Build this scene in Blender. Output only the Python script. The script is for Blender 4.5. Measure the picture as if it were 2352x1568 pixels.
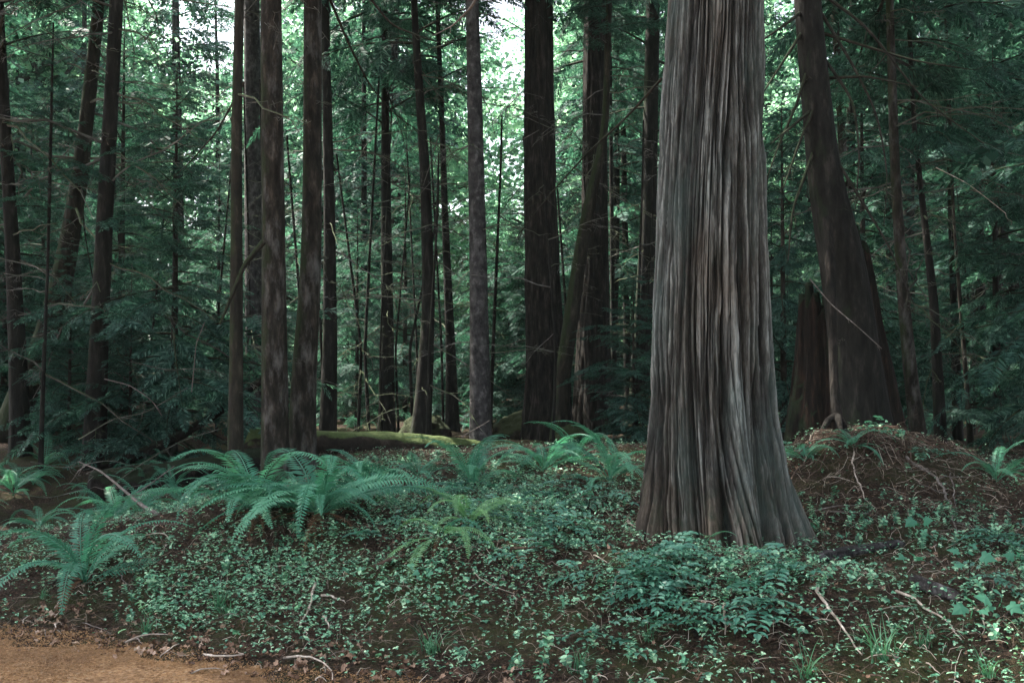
import bpy, math, random
import numpy as np
from math import radians as R, sin, cos, pi

# ------------------------------------------------------------------ camera, sky, sun, exposure
for o in list(bpy.data.objects): bpy.data.objects.remove(o)
S = bpy.context.scene
COL = S.collection
CAMZ, PITCH, LENS = 1.6, math.atan(66/2287.), 35.0
cam_d = bpy.data.cameras.new('camera'); cam = bpy.data.objects.new('camera', cam_d); COL.objects.link(cam)
cam_d.lens = LENS; cam_d.sensor_width = 36; cam_d.clip_end = 2000; cam_d.clip_start = 0.1
cam.location = (0, 0, CAMZ); cam.rotation_euler = (pi/2+PITCH, 0, 0)
S.camera = cam

SUN_EL, SUN_AZ = R(54), R(-58)      # azimuth from +Y (view direction), negative = to the left
w = bpy.data.worlds.new("World"); S.world = w; w.use_nodes = True
nt = w.node_tree; bg = nt.nodes['Background']
sky = nt.nodes.new('ShaderNodeTexSky'); sky.sky_type = 'NISHITA'; sky.sun_disc = False
sky.sun_elevation = SUN_EL; sky.sun_rotation = SUN_AZ; sky.dust_density = 3.0; sky.air_density = 1.0
hs = nt.nodes.new('ShaderNodeHueSaturation'); hs.inputs['Saturation'].default_value = 0.45
nt.links.new(sky.outputs[0], hs.inputs['Color']); nt.links.new(hs.outputs[0], bg.inputs[0]); bg.inputs[1].default_value = 0.14
sd = bpy.data.lights.new('sun', 'SUN'); sd.energy = 5.0; sd.angle = R(0.5); sd.color = (1, .95, .84)
so = bpy.data.objects.new('sun', sd); COL.objects.link(so)
# sun shines from azimuth SUN_AZ
import mathutils
sdir = mathutils.Vector((sin(SUN_AZ)*cos(SUN_EL), cos(SUN_AZ)*cos(SUN_EL), sin(SUN_EL)))
so.rotation_euler = sdir.to_track_quat('Z', 'Y').to_euler(); so.location = (-20, 40, 50)
S.view_settings.view_transform = 'Standard'; S.view_settings.look = 'None'
S.view_settings.exposure = 2.28; S.view_settings.gamma = 1
S.render.engine = 'CYCLES'
cy = S.cycles
cy.max_bounces = 5; cy.diffuse_bounces = 2; cy.glossy_bounces = 1; cy.transmission_bounces = 3; cy.transparent_max_bounces = 4
cy.use_denoising = True; cy.denoising_prefilter = 'ACCURATE'; cy.sample_clamp_indirect = 4.0
cy.caustics_reflective = False; cy.caustics_refractive = False

rng = np.random.default_rng(7); random.seed(7)

# ------------------------------------------------------------------ noise, projection
def _h(ix, iy, iz, s):
    n = (ix.astype(np.int64)*374761393 + iy.astype(np.int64)*668265263 + iz.astype(np.int64)*2147483647 + s*974711) & 0xffffffff
    n = ((n ^ (n >> 13))*1274126177) & 0xffffffff
    n = ((n ^ (n >> 16))*2246822519) & 0xffffffff
    return ((n ^ (n >> 15)) & 0xffffff)/16777215.
def vn(x, y, z=0., s=0):
    x, y, z = np.broadcast_arrays(np.asarray(x, float), np.asarray(y, float), np.asarray(z, float))
    ix, iy, iz = np.floor(x), np.floor(y), np.floor(z)
    fx, fy, fz = x-ix, y-iy, z-iz
    fx, fy, fz = [f*f*(3-2*f) for f in (fx, fy, fz)]
    r = 0
    for a in (0, 1):
        for b in (0, 1):
            for c in (0, 1):
                r = r + _h(ix+a, iy+b, iz+c, s)*(fx if a else 1-fx)*(fy if b else 1-fy)*(fz if c else 1-fz)
    return r
def fbm(x, y, z=0., s=0, o=3):
    r, a, t = 0, 1., 0
    for i in range(o):
        r = r + a*vn(np.asarray(x)*2**i, np.asarray(y)*2**i, np.asarray(z)*2**i, s+i*17); t += a; a *= .5
    return r/t
def sst(a, b, x):
    t = np.clip((x-a)/(b-a), 0, 1); return t*t*(3-2*t)
def gs(x, y, cx, cy_, rx, ry): return np.exp(-((x-cx)/rx)**2-((y-cy_)/ry)**2)

def edge_s(x, y):      # distance beyond the path's edge
    return (y-(6.14-.44*(x+3.1)))/1.0925 + .35*(fbm(x*.8+3, y*.8, 0, 5)-.5)
def ground(x, y, fine=True):
    x = np.asarray(x, float); y = np.asarray(y, float)
    s = edge_s(x, y)
    z = .42*sst(0.05, 2.1, s) + .12*sst(2, 6, s)
    z = z - .50*gs(x, y, -5.2, 10.5, 2.6, 2.6)
    z = z + .16*gs(x, y, -2.1, 8.0, 1.2, .9)
    z = z + .46*gs(x, y, 3.45, 9.6, 1.05, .95)*(.72+.56*fbm(x*2.1, y*2.1, 0, 21, 2)) + .10*gs(x, y, 2.9, 9.0, .35, .4)        # mound under the stump
    z = z - .10*gs(x, y, 2.6, 6.8, 1.5, 1.0)
    z = z + .14*gs(x, y, 0.9, 11.5, 2.0, 1.2)
    z = z + .7*sst(22, 60, y) + 5*sst(90, 160, y)
    if fine:
        k = sst(-.1, .5, s)
        z = z + k*(.10*(fbm(x*1.3, y*1.3, 0, 11)-.5)*(1+1.5*gs(x, y, 3.45, 9.4, 1.3, 1.2)) + .07*(fbm(x*5, y*5, 0, 12, 2)-.5) + .03*(vn(x*22, y*22, 0, 13)-.5))
        z = z + .3*(fbm(x*.25, y*.25, 0, 14)-.5)*sst(14, 24, y)
    return z
F_PX = 2287.
fw = np.array([0, cos(PITCH), sin(PITCH)]); upv = np.array([0, -sin(PITCH), cos(PITCH)])
def ray(u, v): return fw + np.array([1., 0, 0])*((u-1176)/F_PX) + upv*((784-v)/F_PX)
def at(u, v, d):                     # point at depth Y = d seen at photo pixel (u, v)
    r = ray(u, v); return np.array([0, 0, CAMZ]) + r*(d/r[1])
def gp(u, v):                        # point of the ground seen at photo pixel (u, v)
    r = ray(u, v); t = np.arange(2.5, 60, .03)
    P = np.array([0, 0, CAMZ])[None] + r[None]*t[:, None]
    hit = np.nonzero(P[:, 2] < ground(P[:, 0], P[:, 1]))[0]
    p = P[hit[0]] if len(hit) else P[-1]
    return np.array([p[0], p[1], float(ground(p[0], p[1]))])
def pix(P):
    q = P-np.array([0, 0, CAMZ]); dd = q@fw
    return 1176+q[..., 0]/dd*F_PX, 784-(q@upv)/dd*F_PX

# ------------------------------------------------------------------ mesh helpers
class MB:
    def __init__(s): s.v = []; s.q = []; s.t = []; s.n = 0; s.mq = []; s.mt = []; s.attr = []
    def add(s, V, F, m=0):
        V = np.asarray(V, float).reshape(-1, 3); F = np.asarray(F, int)
        if len(F) == 0: return s
        s.v.append(V)
        if F.shape[1] == 4: s.q.append(F+s.n); s.mq.append(np.full(len(F), m))
        else: s.t.append(F+s.n); s.mt.append(np.full(len(F), m))
        s.n += len(V); return s
    def arrays(s):
        return (np.concatenate(s.v), np.concatenate(s.q) if s.q else np.zeros((0, 4), int))
    def mesh(s, name, mats, smooth=False, attr=None):
        V = np.concatenate(s.v); q = np.concatenate(s.q) if s.q else np.zeros((0, 4), int)
        t = np.concatenate(s.t) if s.t else np.zeros((0, 3), int)
        me = bpy.data.meshes.new(name)
        me.vertices.add(len(V)); me.vertices.foreach_set('co', V.astype(np.float32).ravel())
        nl = q.size+t.size
        me.loops.add(nl); me.loops.foreach_set('vertex_index', np.concatenate([q.ravel(), t.ravel()]).astype(np.int32))
        me.polygons.add(len(q)+len(t))
        st = np.concatenate([np.arange(len(q))*4, len(q)*4+np.arange(len(t))*3]).astype(np.int32)
        me.polygons.foreach_set('loop_start', st)
        mi = np.concatenate((s.mq or [np.zeros(0)])+(s.mt or [np.zeros(0)])).astype(np.int32)
        for m in (mats if isinstance(mats, (list, tuple)) else [mats]): me.materials.append(m)
        me.polygons.foreach_set('material_index', mi)
        me.polygons.foreach_set('use_smooth', np.full(len(q)+len(t), smooth))
        if attr is not None:
            a = me.attributes.new('ridge', 'FLOAT', 'POINT'); a.data.foreach_set('value', np.asarray(attr, np.float32))
        me.update(calc_edges=True); me.validate()
        return me
def link(name, me, parent=None, loc=None, rot=None, sc=None):
    o = bpy.data.objects.new(name, me); COL.objects.link(o)
    if parent is not None: o.parent = parent
    if loc is not None: o.location = [float(a) for a in loc]
    if rot is not None: o.rotation_euler = rot
    if sc is not None: o.scale = (sc, sc, sc) if np.isscalar(sc) else sc
    return o
def thing(name, label, cat, loc=(0, 0, 0), rz=0, group=None, sc=None):
    return tag(link(name, None, None, loc, (0, 0, rz), sc), label, cat, group)
def tag(o, label, cat, group=None):
    o['label'] = label; o['category'] = cat
    if group: o['group'] = group
    return o
def kind(o, k, label=None, cat=None):
    o['kind'] = k
    if label: o['label'] = label
    if cat: o['category'] = cat
    return o

def norm(a): return a/np.maximum(np.linalg.norm(a, axis=-1, keepdims=True), 1e-9)
def frames(D, U):                  # columns: side, direction, normal
    D = norm(D); X = norm(np.cross(D, U)); Z = np.cross(X, D)
    return np.stack([X, D, Z], -1)
def scatter(tV, tF, M, T):
    n, k = len(T), len(tV)
    V = (np.einsum('nij,kj->nki', M, tV)+T[:, None]).reshape(-1, 3)
    F = (tF[None]+(np.arange(n)*k)[:, None, None]).reshape(-1, tF.shape[1])
    return V, F
def tube(P, r, n=6, cap=True, tw=0):
    P = np.asarray(P, float); r = np.broadcast_to(np.asarray(r, float), (len(P),))
    D = np.gradient(P, axis=0); D = norm(D)
    ref = np.array([0, 0, 1.]) if abs(D[:, 2]).mean() < .75 else np.array([0, 1., 0])
    X = norm(np.cross(D, ref)); Y = np.cross(D, X)
    a = np.arange(n)/n*2*pi
    V = P[:, None]+r[:, None, None]*(X[:, None]*np.cos(a)[None, :, None]+Y[:, None]*np.sin(a)[None, :, None])
    i = np.arange(len(P)-1)[:, None]*n; j = np.arange(n)[None]; j2 = (j+1) % n
    F = np.stack([i+j, i+n+j, i+n+j2, i+j2], -1).reshape(-1, 4)
    return V.reshape(-1, 3), F
def twigs(A, B, r, sag=None, n=3, k=4, wob=.05):    # many thin tapering twigs at once, from A to B
    A = np.asarray(A); B = np.asarray(B); N = len(A); t = np.linspace(0, 1, k)
    L = np.linalg.norm(B-A, axis=1)
    P = A[:, None]*(1-t)[None, :, None]+B[:, None]*t[None, :, None]
    P = P + rng.normal(0, 1, (N, k, 3))*(L*wob)[:, None, None]*(np.sin(t*pi)+.3*t)[None, :, None]
    if sag is not None: P[:, :, 2] += sag[:, None]*(4*t*(1-t))[None]
    D = norm(B-A); U = np.tile([0, 0, 1.], (N, 1)); U[np.abs(D[:, 2]) > .9] = [1., 0, 0]
    X = norm(np.cross(D, U)); Y = np.cross(D, X); a = np.arange(n)/n*2*pi
    rr = np.asarray(r)[:, None]*(1-.65*t)[None]
    off = X[:, None, None]*np.cos(a)[None, None, :, None]+Y[:, None, None]*np.sin(a)[None, None, :, None]
    V = P[:, :, None]+rr[:, :, None, None]*off
    i = np.arange(k-1)[:, None]*n; j = np.arange(n)[None]; j2 = (j+1) % n
    F1 = np.stack([i+j, i+n+j, i+n+j2, i+j2], -1).reshape(-1, 4)
    F = (F1[None]+(np.arange(N)*n*k)[:, None, None]).reshape(-1, 4)
    return V.reshape(-1, 3), F

# ------------------------------------------------------------------ materials
def mat(name):
    m = bpy.data.materials.new(name); m.use_nodes = True; t = m.node_tree
    return m, t, t.nodes['Principled BSDF'], t.nodes['Material Output']
def ramp(t, src, stops):
    r = t.nodes.new('ShaderNodeValToRGB'); e = r.color_ramp.elements
    while len(e) < len(stops): e.new(.5)
    for k, (p, c) in enumerate(stops): e[k].position = p; e[k].color = (*c, 1)
    t.links.new(src, r.inputs[0]); return r.outputs[0]
def noise(t, scale, detail=4, vec=None, rough=.55):
    n = t.nodes.new('ShaderNodeTexNoise'); n.inputs['Scale'].default_value = scale; n.inputs['Detail'].default_value = detail
    n.inputs['Roughness'].default_value = rough
    if vec is not None: t.links.new(vec, n.inputs['Vector'])
    return n.outputs['Fac']
def coord(t, sc=(1, 1, 1), obj=True):
    c = t.nodes.new('ShaderNodeTexCoord'); m = t.nodes.new('ShaderNodeMapping'); m.inputs['Scale'].default_value = sc
    t.links.new(c.outputs['Object'], m.inputs[0]); return m.outputs[0]
def worldpos(t, sc=(1, 1, 1)):
    c = t.nodes.new('ShaderNodeNewGeometry'); m = t.nodes.new('ShaderNodeMapping'); m.inputs['Scale'].default_value = sc
    t.links.new(c.outputs['Position'], m.inputs[0]); return m.outputs[0]
def mix(t, fac, a, b):
    x = t.nodes.new('ShaderNodeMix'); x.data_type = 'RGBA'
    if isinstance(fac, float): x.inputs[0].default_value = fac
    else: t.links.new(fac, x.inputs[0])
    for s_, k in ((a, 6), (b, 7)):
        if isinstance(s_, tuple): x.inputs[k].default_value = (*s_, 1)
        else: t.links.new(s_, x.inputs[k])
    return x.outputs[2]
def math_(t, op, a, b):
    x = t.nodes.new('ShaderNodeMath'); x.operation = op
    for s_, k in ((a, 0), (b, 1)):
        if isinstance(s_, (int, float)): x.inputs[k].default_value = s_
        else: t.links.new(s_, x.inputs[k])
    return x.outputs[0]
def bump(t, b, h, strength, dist):
    n = t.nodes.new('ShaderNodeBump'); n.inputs['Strength'].default_value = strength; n.inputs['Distance'].default_value = dist
    t.links.new(h, n.inputs['Height']); t.links.new(n.outputs[0], b.inputs['Normal'])

def leaf_mat(name, stops, trans=.35, rough=.5, spec=.35, tcol=(.95, 1.12, .85), isl=.84):
    m, t, b, out = mat(name)
    g = t.nodes.new('ShaderNodeNewGeometry'); oi = t.nodes.new('ShaderNodeObjectInfo')
    f = math_(t, 'ADD', math_(t, 'MULTIPLY', g.outputs['Random Per Island'], isl), math_(t, 'MULTIPLY', oi.outputs['Random'], 1-isl))
    c = ramp(t, f, stops)
    t.links.new(c, b.inputs['Base Color']); b.inputs['Roughness'].default_value = rough
    b.inputs['Specular IOR Level'].default_value = spec
    tr = t.nodes.new('ShaderNodeBsdfTranslucent')
    mm = t.nodes.new('ShaderNodeMix'); mm.data_type = 'RGBA'; mm.blend_type = 'MULTIPLY'; mm.inputs[0].default_value = 1
    t.links.new(c, mm.inputs[6]); mm.inputs[7].default_value = (*[x*1.6 for x in tcol], 1); t.links.new(mm.outputs[2], tr.inputs[0])
    ms = t.nodes.new('ShaderNodeMixShader'); ms.inputs[0].default_value = trans
    t.links.new(b.outputs[0], ms.inputs[1]); t.links.new(tr.outputs[0], ms.inputs[2]); t.links.new(ms.outputs[0], out.inputs[0])
    return m
M_NEEDLE = leaf_mat('needle_foliage', [(0, (.008, .026, .021)), (.45, (.023, .064, .049)), (.8, (.052, .122, .094)), (.97, (.14, .25, .20))], .36, .6, .15)  # bright and dark stops put glints and shade between needles into the colour
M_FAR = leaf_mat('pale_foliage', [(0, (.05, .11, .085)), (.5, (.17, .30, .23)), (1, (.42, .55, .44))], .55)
M_FERN = leaf_mat('fern_green', [(0, (.035, .13, .085)), (.5, (.065, .23, .15)), (1, (.14, .36, .22))], .3, .45, .3, isl=.2)
M_FERNL = leaf_mat('fern_pale_green', [(0, (.09, .22, .10)), (1, (.22, .40, .19))], .4, .45, isl=.2)
M_FERND = leaf_mat('fern_dead', [(0, (.07, .032, .016)), (1, (.16, .075, .035))], .2, .7)
M_COVER = leaf_mat('cover_leaf', [(0, (.018, .065, .042)), (.35, (.05, .165, .10)), (.58, (.13, .34, .21)), (.8, (.34, .56, .37)), (1, (.60, .76, .52))], .25, .4)  # wide tone spread paints leaf highlights and shadowed gaps into the colour
M_GRAPE = leaf_mat('glossy_leaf', [(0, (.035, .12, .085)), (.7, (.06, .19, .13)), (1, (.12, .28, .18))], .15, .36, .45)
M_MAPLE = leaf_mat('broad_leaf', [(0, (.05, .19, .12)), (1, (.09, .27, .17))], .4, .5)
M_GRASS = leaf_mat('grass_blade', [(0, (.035, .12, .07)), (1, (.09, .23, .12))], .3, .45, .25)
M_DEADLEAF = leaf_mat('dead_leaf', [(0, (.05, .025, .016)), (.5, (.15, .085, .055)), (.82, (.32, .21, .15)), (1, (.62, .48, .39))], .1, .7, .2)

def bark_mat(name, dark, light, moss=None, mossamt=.0, zs=.18, sc=9, bs=.6, bd=.02, patch=None):
    m, t, b, out = mat(name)
    n1 = noise(t, sc, 6, coord(t, (1, 1, zs)), .65); n2 = noise(t, 7, 5, coord(t, (1, 1, .35)), .7)
    c = ramp(t, n1, [(.36, dark), (.56, tuple(.55*a+.45*b for a, b in zip(dark, light))), (.68, tuple(1.35*x for x in light))])
    if patch: c = mix(t, math_(t, 'MULTIPLY', ramp(t, n2, [(.5, (0, 0, 0)), (.68, (1, 1, 1))]), .55), c, patch)
    if moss:
        g = t.nodes.new('ShaderNodeNewGeometry'); sep = t.nodes.new('ShaderNodeSeparateXYZ'); t.links.new(g.outputs['Normal'], sep.inputs[0])
        n3 = noise(t, 3.0, 5, coord(t, (1, 1, .45)), .7)
        # moss sits on upper faces and on the damp left side
        k = math_(t, 'ADD', math_(t, 'ADD', math_(t, 'MULTIPLY', sep.outputs[2], .9), math_(t, 'MULTIPLY', sep.outputs[0], -.18)), n3)
        f = ramp(t, k, [(.62-mossamt, (0, 0, 0)), (.76-mossamt, (1, 1, 1))])
        n4 = noise(t, 60, 3)
        c = mix(t, f, c, mix(t, n4, tuple(x*.5 for x in moss), tuple(x*1.5 for x in moss)))
    t.links.new(c, b.inputs['Base Color']); b.inputs['Roughness'].default_value = .9; b.inputs['Specular IOR Level'].default_value = .2
    bump(t, b, n1, bs, bd); return m
M_BARK = bark_mat('grey_brown_bark', (.010, .008, .006), (.055, .043, .033), (.022, .03, .012), .04, .3, 16, 1., .03, patch=(.17, .16, .15))
M_BARKM = bark_mat('mossy_bark', (.011, .009, .007), (.040, .034, .024), (.020, .028, .011), .06, .3, 14, 1., .03)
M_BARKD = bark_mat('dark_bark', (.007, .006, .005), (.030, .026, .022), (.018, .026, .012), -.02, .25, 14, 1, .03)
M_BARKF = bark_mat('furrowed_bark', (.006, .005, .004), (.042, .034, .028), None, 0, .22, 18, 1., .04)
M_BARKP = bark_mat('pale_scaly_bark', (.02, .018, .018), (.10, .092, .09), (.04, .05, .025), -.08, .8, 12, 1, .03, patch=(.15, .14, .135))
M_LOG = bark_mat('mossy_log', (.010, .007, .005), (.04, .03, .022), (.06, .085, .028), -.2, 1, 7, 1, .05)
M_LOGD = bark_mat('rotten_log', (.003, .003, .002), (.018, .011, .008), (.010, .015, .006), -.35, .5, 9, 1, .05)
M_STUMP = bark_mat('red_brown_stump', (.004, .003, .002), (.034, .018, .012), (.014, .022, .01), -.14, .12, 22, 1, .05)
M_TWIG = bark_mat('twig_bark', (.012, .010, .008), (.05, .042, .034), (.022, .03, .014), -.15, 1, 14)
M_DEADTW = bark_mat('dead_twig_bark', (.05, .046, .042), (.28, .26, .24), (.05, .065, .03), -.15, 1, 9)
M_HUM = bark_mat('hummock_moss', (.008, .006, .004), (.035, .024, .015), (.028, .036, .014), -.15, 1, 12, 1, .05)
M_TWIGG = bark_mat('grey_twig', (.10, .085, .075), (.26, .22, .20), None, 0, 1, 14)
M_STICK = bark_mat('bare_stick', (.24, .19, .15), (.6, .52, .45), None, 0, 1, 20)
M_STICKD = bark_mat('brown_stick', (.05, .032, .024), (.15, .10, .075), None, 0, 1, 20)

M_LICH = bark_mat('lichened_bark', (.012, .010, .010), (.07, .062, .06), None, 0, .6, 30, 1, .03, patch=(.22, .21, .21))
M_LITTER = leaf_mat('twig_litter', [(0, (.012, .008, .006)), (.5, (.048, .031, .022)), (.8, (.12, .085, .063)), (.93, (.38, .31, .25)), (1, (.6, .52, .44))], .02, .8, .2)
def cedar_mat():
    m, t, b, out = mat('cedar_bark')
    at_ = t.nodes.new('ShaderNodeAttribute'); at_.attribute_name = 'ridge'
    n1 = noise(t, 42, 7, coord(t, (1, 1, .17)), .75); n2 = noise(t, 1.6, 4, coord(t, (1, 1, .45))); n5 = noise(t, 60, 3, coord(t, (1, 1, .12)))
    nn = ramp(t, n1, [(.36, (0, 0, 0)), (.64, (1, 1, 1))]); k = math_(t, 'ADD', math_(t, 'MULTIPLY', at_.outputs['Fac'], .80), math_(t, 'MULTIPLY', nn, .30))
    grey = ramp(t, k, [(.26, (.004, .004, .003)), (.46, (.019, .018, .016)), (.62, (.048, .048, .044)), (.80, (.10, .103, .096)), (1, (.27, .28, .265))])
    red = ramp(t, k, [(.26, (.004, .003, .002)), (.48, (.019, .015, .011)), (.68, (.048, .040, .032)), (.95, (.13, .115, .098))])
    c = mix(t, ramp(t, n2, [(.34, (0, 0, 0)), (.52, (1, 1, 1))]), red, grey)
    # brown, mossy foot
    oc = t.nodes.new('ShaderNodeTexCoord'); sp = t.nodes.new('ShaderNodeSeparateXYZ'); t.links.new(oc.outputs['Object'], sp.inputs[0])
    ft = ramp(t, math_(t, 'ADD', math_(t, 'MULTIPLY', sp.outputs[2], .75), math_(t, 'MULTIPLY', noise(t, 3.5, 5, coord(t)), .9)), [(.45, (1, 1, 1)), (.95, (0, 0, 0))])
    foot = mix(t, ramp(t, noise(t, 9, 5, coord(t)), [(.5, (0, 0, 0)), (.66, (1, 1, 1))]), ramp(t, k, [(.3, (.008, .005, .003)), (.6, (.06, .042, .028)), (.85, (.15, .11, .08))]), (.030, .034, .014))
    c = mix(t, math_(t, 'MULTIPLY', ft, .85), c, foot)
    # blue-green lichen film
    n3 = noise(t, 2.3, 5, coord(t, (1, 1, .35)), .7)
    c = mix(t, math_(t, 'MULTIPLY', ramp(t, n3, [(.48, (0, 0, 0)), (.64, (1, 1, 1))]), .45), c, (.06, .095, .085))
    t.links.new(c, b.inputs['Base Color']); b.inputs['Roughness'].default_value = .8; b.inputs['Specular IOR Level'].default_value = .3
    bump(t, b, math_(t, 'ADD', n1, math_(t, 'MULTIPLY', n5, .4)), .8, .02); return m
M_CEDAR = cedar_mat()

def ground_mat():
    m, t, b, out = mat('forest_floor')
    p = worldpos(t)
    n1 = noise(t, 55, 6, p, .7); n2 = noise(t, 1.1, 4, p, .6); n3 = noise(t, 9, 5, p, .7); n4 = noise(t, 160, 2, p)
    br = ramp(t, n1, [(.34, (.005, .004, .003)), (.5, (.030, .018, .012)), (.62, (.10, .062, .042)), (.76, (.24, .165, .12))])
    ms = ramp(t, n4, [(.3, (.018, .028, .010)), (.7, (.075, .085, .028))])
    f = ramp(t, math_(t, 'ADD', math_(t, 'MULTIPLY', n2, .6), math_(t, 'MULTIPLY', n3, .4)), [(.47, (0, 0, 0)), (.60, (1, 1, 1))])
    t.links.new(mix(t, math_(t, 'MULTIPLY', f, .8), br, ms), b.inputs['Base Color'])
    b.inputs['Roughness'].default_value = .95; b.inputs['Specular IOR Level'].default_value = .15
    bump(t, b, math_(t, 'ADD', n1, n4), 1, .03); return m
M_GROUND = ground_mat()
def path_mat():
    m, t, b, out = mat('path_gravel')
    p = worldpos(t); n1 = noise(t, 48, 7, p, .8); n2 = noise(t, 2.6, 5, p); n3 = noise(t, 340, 2, p)
    v = t.nodes.new('ShaderNodeTexVoronoi'); v.inputs['Scale'].default_value = 62; t.links.new(p, v.inputs['Vector'])
    c = ramp(t, n1, [(.3, (.12, .062, .030)), (.5, (.42, .235, .105)), (.72, (.70, .46, .27))])
    sv = t.nodes.new('ShaderNodeSeparateColor'); t.links.new(v.outputs['Color'], sv.inputs[0])
    c = mix(t, math_(t, 'MULTIPLY', sv.outputs[0], .75), c, ramp(t, sv.outputs[1], [(0, (.10, .045, .02)), (.7, (.28, .15, .07)), (1, (.46, .33, .22))]))
    c = mix(t, math_(t, 'MULTIPLY', ramp(t, n2, [(.45, (0, 0, 0)), (.7, (1, 1, 1))]), .45), c, (.10, .05, .028))
    t.links.new(c, b.inputs['Base Color']); b.inputs['Roughness'].default_value = .9; b.inputs['Specular IOR Level'].default_value = .2
    bump(t, b, math_(t, 'ADD', math_(t, 'MULTIPLY', v.outputs['Distance'], -1), n3), 1, .012); return m
M_PATH = path_mat()

# ------------------------------------------------------------------ ground and path
def axis(segs):
    o = [segs[0][0]]
    for a, b_, st in segs:
        n = max(1, int(round((b_-a)/st))); o += list(np.linspace(a, b_, n+1)[1:])
    return np.array(o)
xs = axis([(-260, -60, 20), (-60, -12, 1.5), (-12, -5, .15), (-5, 5, .035), (5, 12, .15), (12, 60, 1.5), (60, 260, 20)])
ys = axis([(-120, -12, 12), (-12, 3, .5), (3, 9.5, .035), (9.5, 16, .08), (16, 40, .4), (40, 130, 3), (130, 330, 20)])
GX, GY = np.meshgrid(xs, ys)
GZ = ground(GX, GY)
nx, ny = len(xs), len(ys)
i = np.arange(ny-1)[:, None]*nx; j = np.arange(nx-1)[None]
Fg = np.stack([i+j, i+j+1, i+nx+j+1, i+nx+j], -1).reshape(-1, 4)
g = MB().add(np.stack([GX, GY, GZ], -1), Fg)
kind(link('forest_floor', g.mesh('forest_floor', M_GROUND, True)), 'structure', 'brown forest floor of needles and moss', 'ground')
# path: strip following the edge line
tt = np.linspace(-14, 14, 400); dirv = np.array([1, -.44])/1.0925; nrm = np.array([.44, 1])/1.0925
V = []
ww = [-5.2, -4, -3, -2, -1, -.4, 0]
for k, a in enumerate(tt):
    base = np.array([-3.1, 6.14])+dirv*a
    e = .12+.45*(fbm(a*1.1, 3.3, 0, 31)-.5)+.14*(vn(a*7, 1, 0, 33)-.5)
    for q in ww:
        p = base+nrm*(q+e if q > -1.5 else q)
        V.append((p[0], p[1], .004+.012*float(vn(p[0]*3, p[1]*3, 0, 3))+(.0 if q < 0 else -.03)))
V = np.array(V); m_ = len(ww)
V[:, 2] += np.maximum(ground(V[:, 0], V[:, 1]), 0)
i = np.arange(len(tt)-1)[:, None]*m_; j = np.arange(m_-1)[None]
kind(link('path', MB().add(V, np.stack([i+j, i+m_+j, i+m_+j+1, i+j+1], -1).reshape(-1, 4)).mesh('path', M_PATH, True)), 'structure', 'rust brown gravel path', 'path')

# ------------------------------------------------------------------ foliage templates
def spray_t(pairs=14, wid=.030, lw=.30):          # flat conifer spray of unit length along +Y
    V = []
    for k in range(pairs):
        t = (k+.6)/pairs
        L = lw*(1-t)**.6*(.45+.55*min(1, t*5))+.04
        for s in (-1, 1):
            a = R(52+rng.uniform(-12, 12)); d = np.array([s*sin(a), cos(a), rng.uniform(-.25, .08)]); d /= np.linalg.norm(d)
            p0 = np.array([0, t, -.12*t*t]); sd_ = np.cross(d, [0, 0, 1]); sd_ /= np.linalg.norm(sd_)
            w_ = wid*(.7+.6*rng.random())
            V += [p0, p0+d*L*.45+sd_*w_, p0+d*L+[0, 0, -.05*L], p0+d*L*.5-sd_*w_]
    V += [np.array([0, .85, -.09]), np.array([wid, .95, -.1]), np.array([0, 1.1, -.15]), np.array([-wid, .95, -.1])]
    V = np.array(V); return V, np.arange(len(V)).reshape(-1, 4)
SPR = [spray_t(19, .022) for _ in range(4)]; SPRF = [spray_t(6, .075, .42) for _ in range(3)]
def bough(L=1.6, n=11, droop=.35, far=False, spl=.34):
    """returns wood polyline, foliage V,F; along +Y from origin"""
    t = np.linspace(0, 1, 9)
    bend = rng.uniform(-.12, .12)
    ax = np.stack([bend*L*t*t, L*t*(1-.12*droop*t), L*(.16*t-droop*t*t)], -1)
    Dm, Tm = [], []
    for k in range(n):
        q = .18+.80*(k+.5)/n; pos = np.array([np.interp(q, t, ax[:, c]) for c in range(3)])
        l = spl*L*(1-.6*q)*rng.uniform(.5, 1.35)
        for s in (-1, 1):
            a = R(rng.uniform(45, 75)); d = np.array([s*sin(a), cos(a), rng.uniform(-.9, .1)-.3*droop])
            Dm.append(norm(d)*l); Tm.append(pos+rng.normal(0, .01*L, 3))
    Dm.append(norm(ax[-1]-ax[-2])*spl*L*.6); Tm.append(ax[-1])
    Dm = np.array(Dm); Tm = np.array(Tm); l = np.linalg.norm(Dm, axis=1)
    U = np.array([0, 0, 1.])+rng.normal(0, .6, (len(Dm), 3))
    M = frames(Dm, U)*l[:, None, None]
    mb = MB(); T = SPRF if far else SPR; pick = rng.integers(0, len(T), len(Dm))
    for q in range(len(T)):
        s = pick == q
        if s.any(): mb.add(*scatter(T[q][0], T[q][1], M[s], Tm[s]))
    V, F = mb.arrays(); return ax, V, F
BOUGH = [bough(1, rng.integers(12, 16), rng.uniform(.2, .6)) for _ in range(7)]
BOUGHF = [bough(1, 7, rng.uniform(.15, .5), True, .42) for _ in range(5)]

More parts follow.
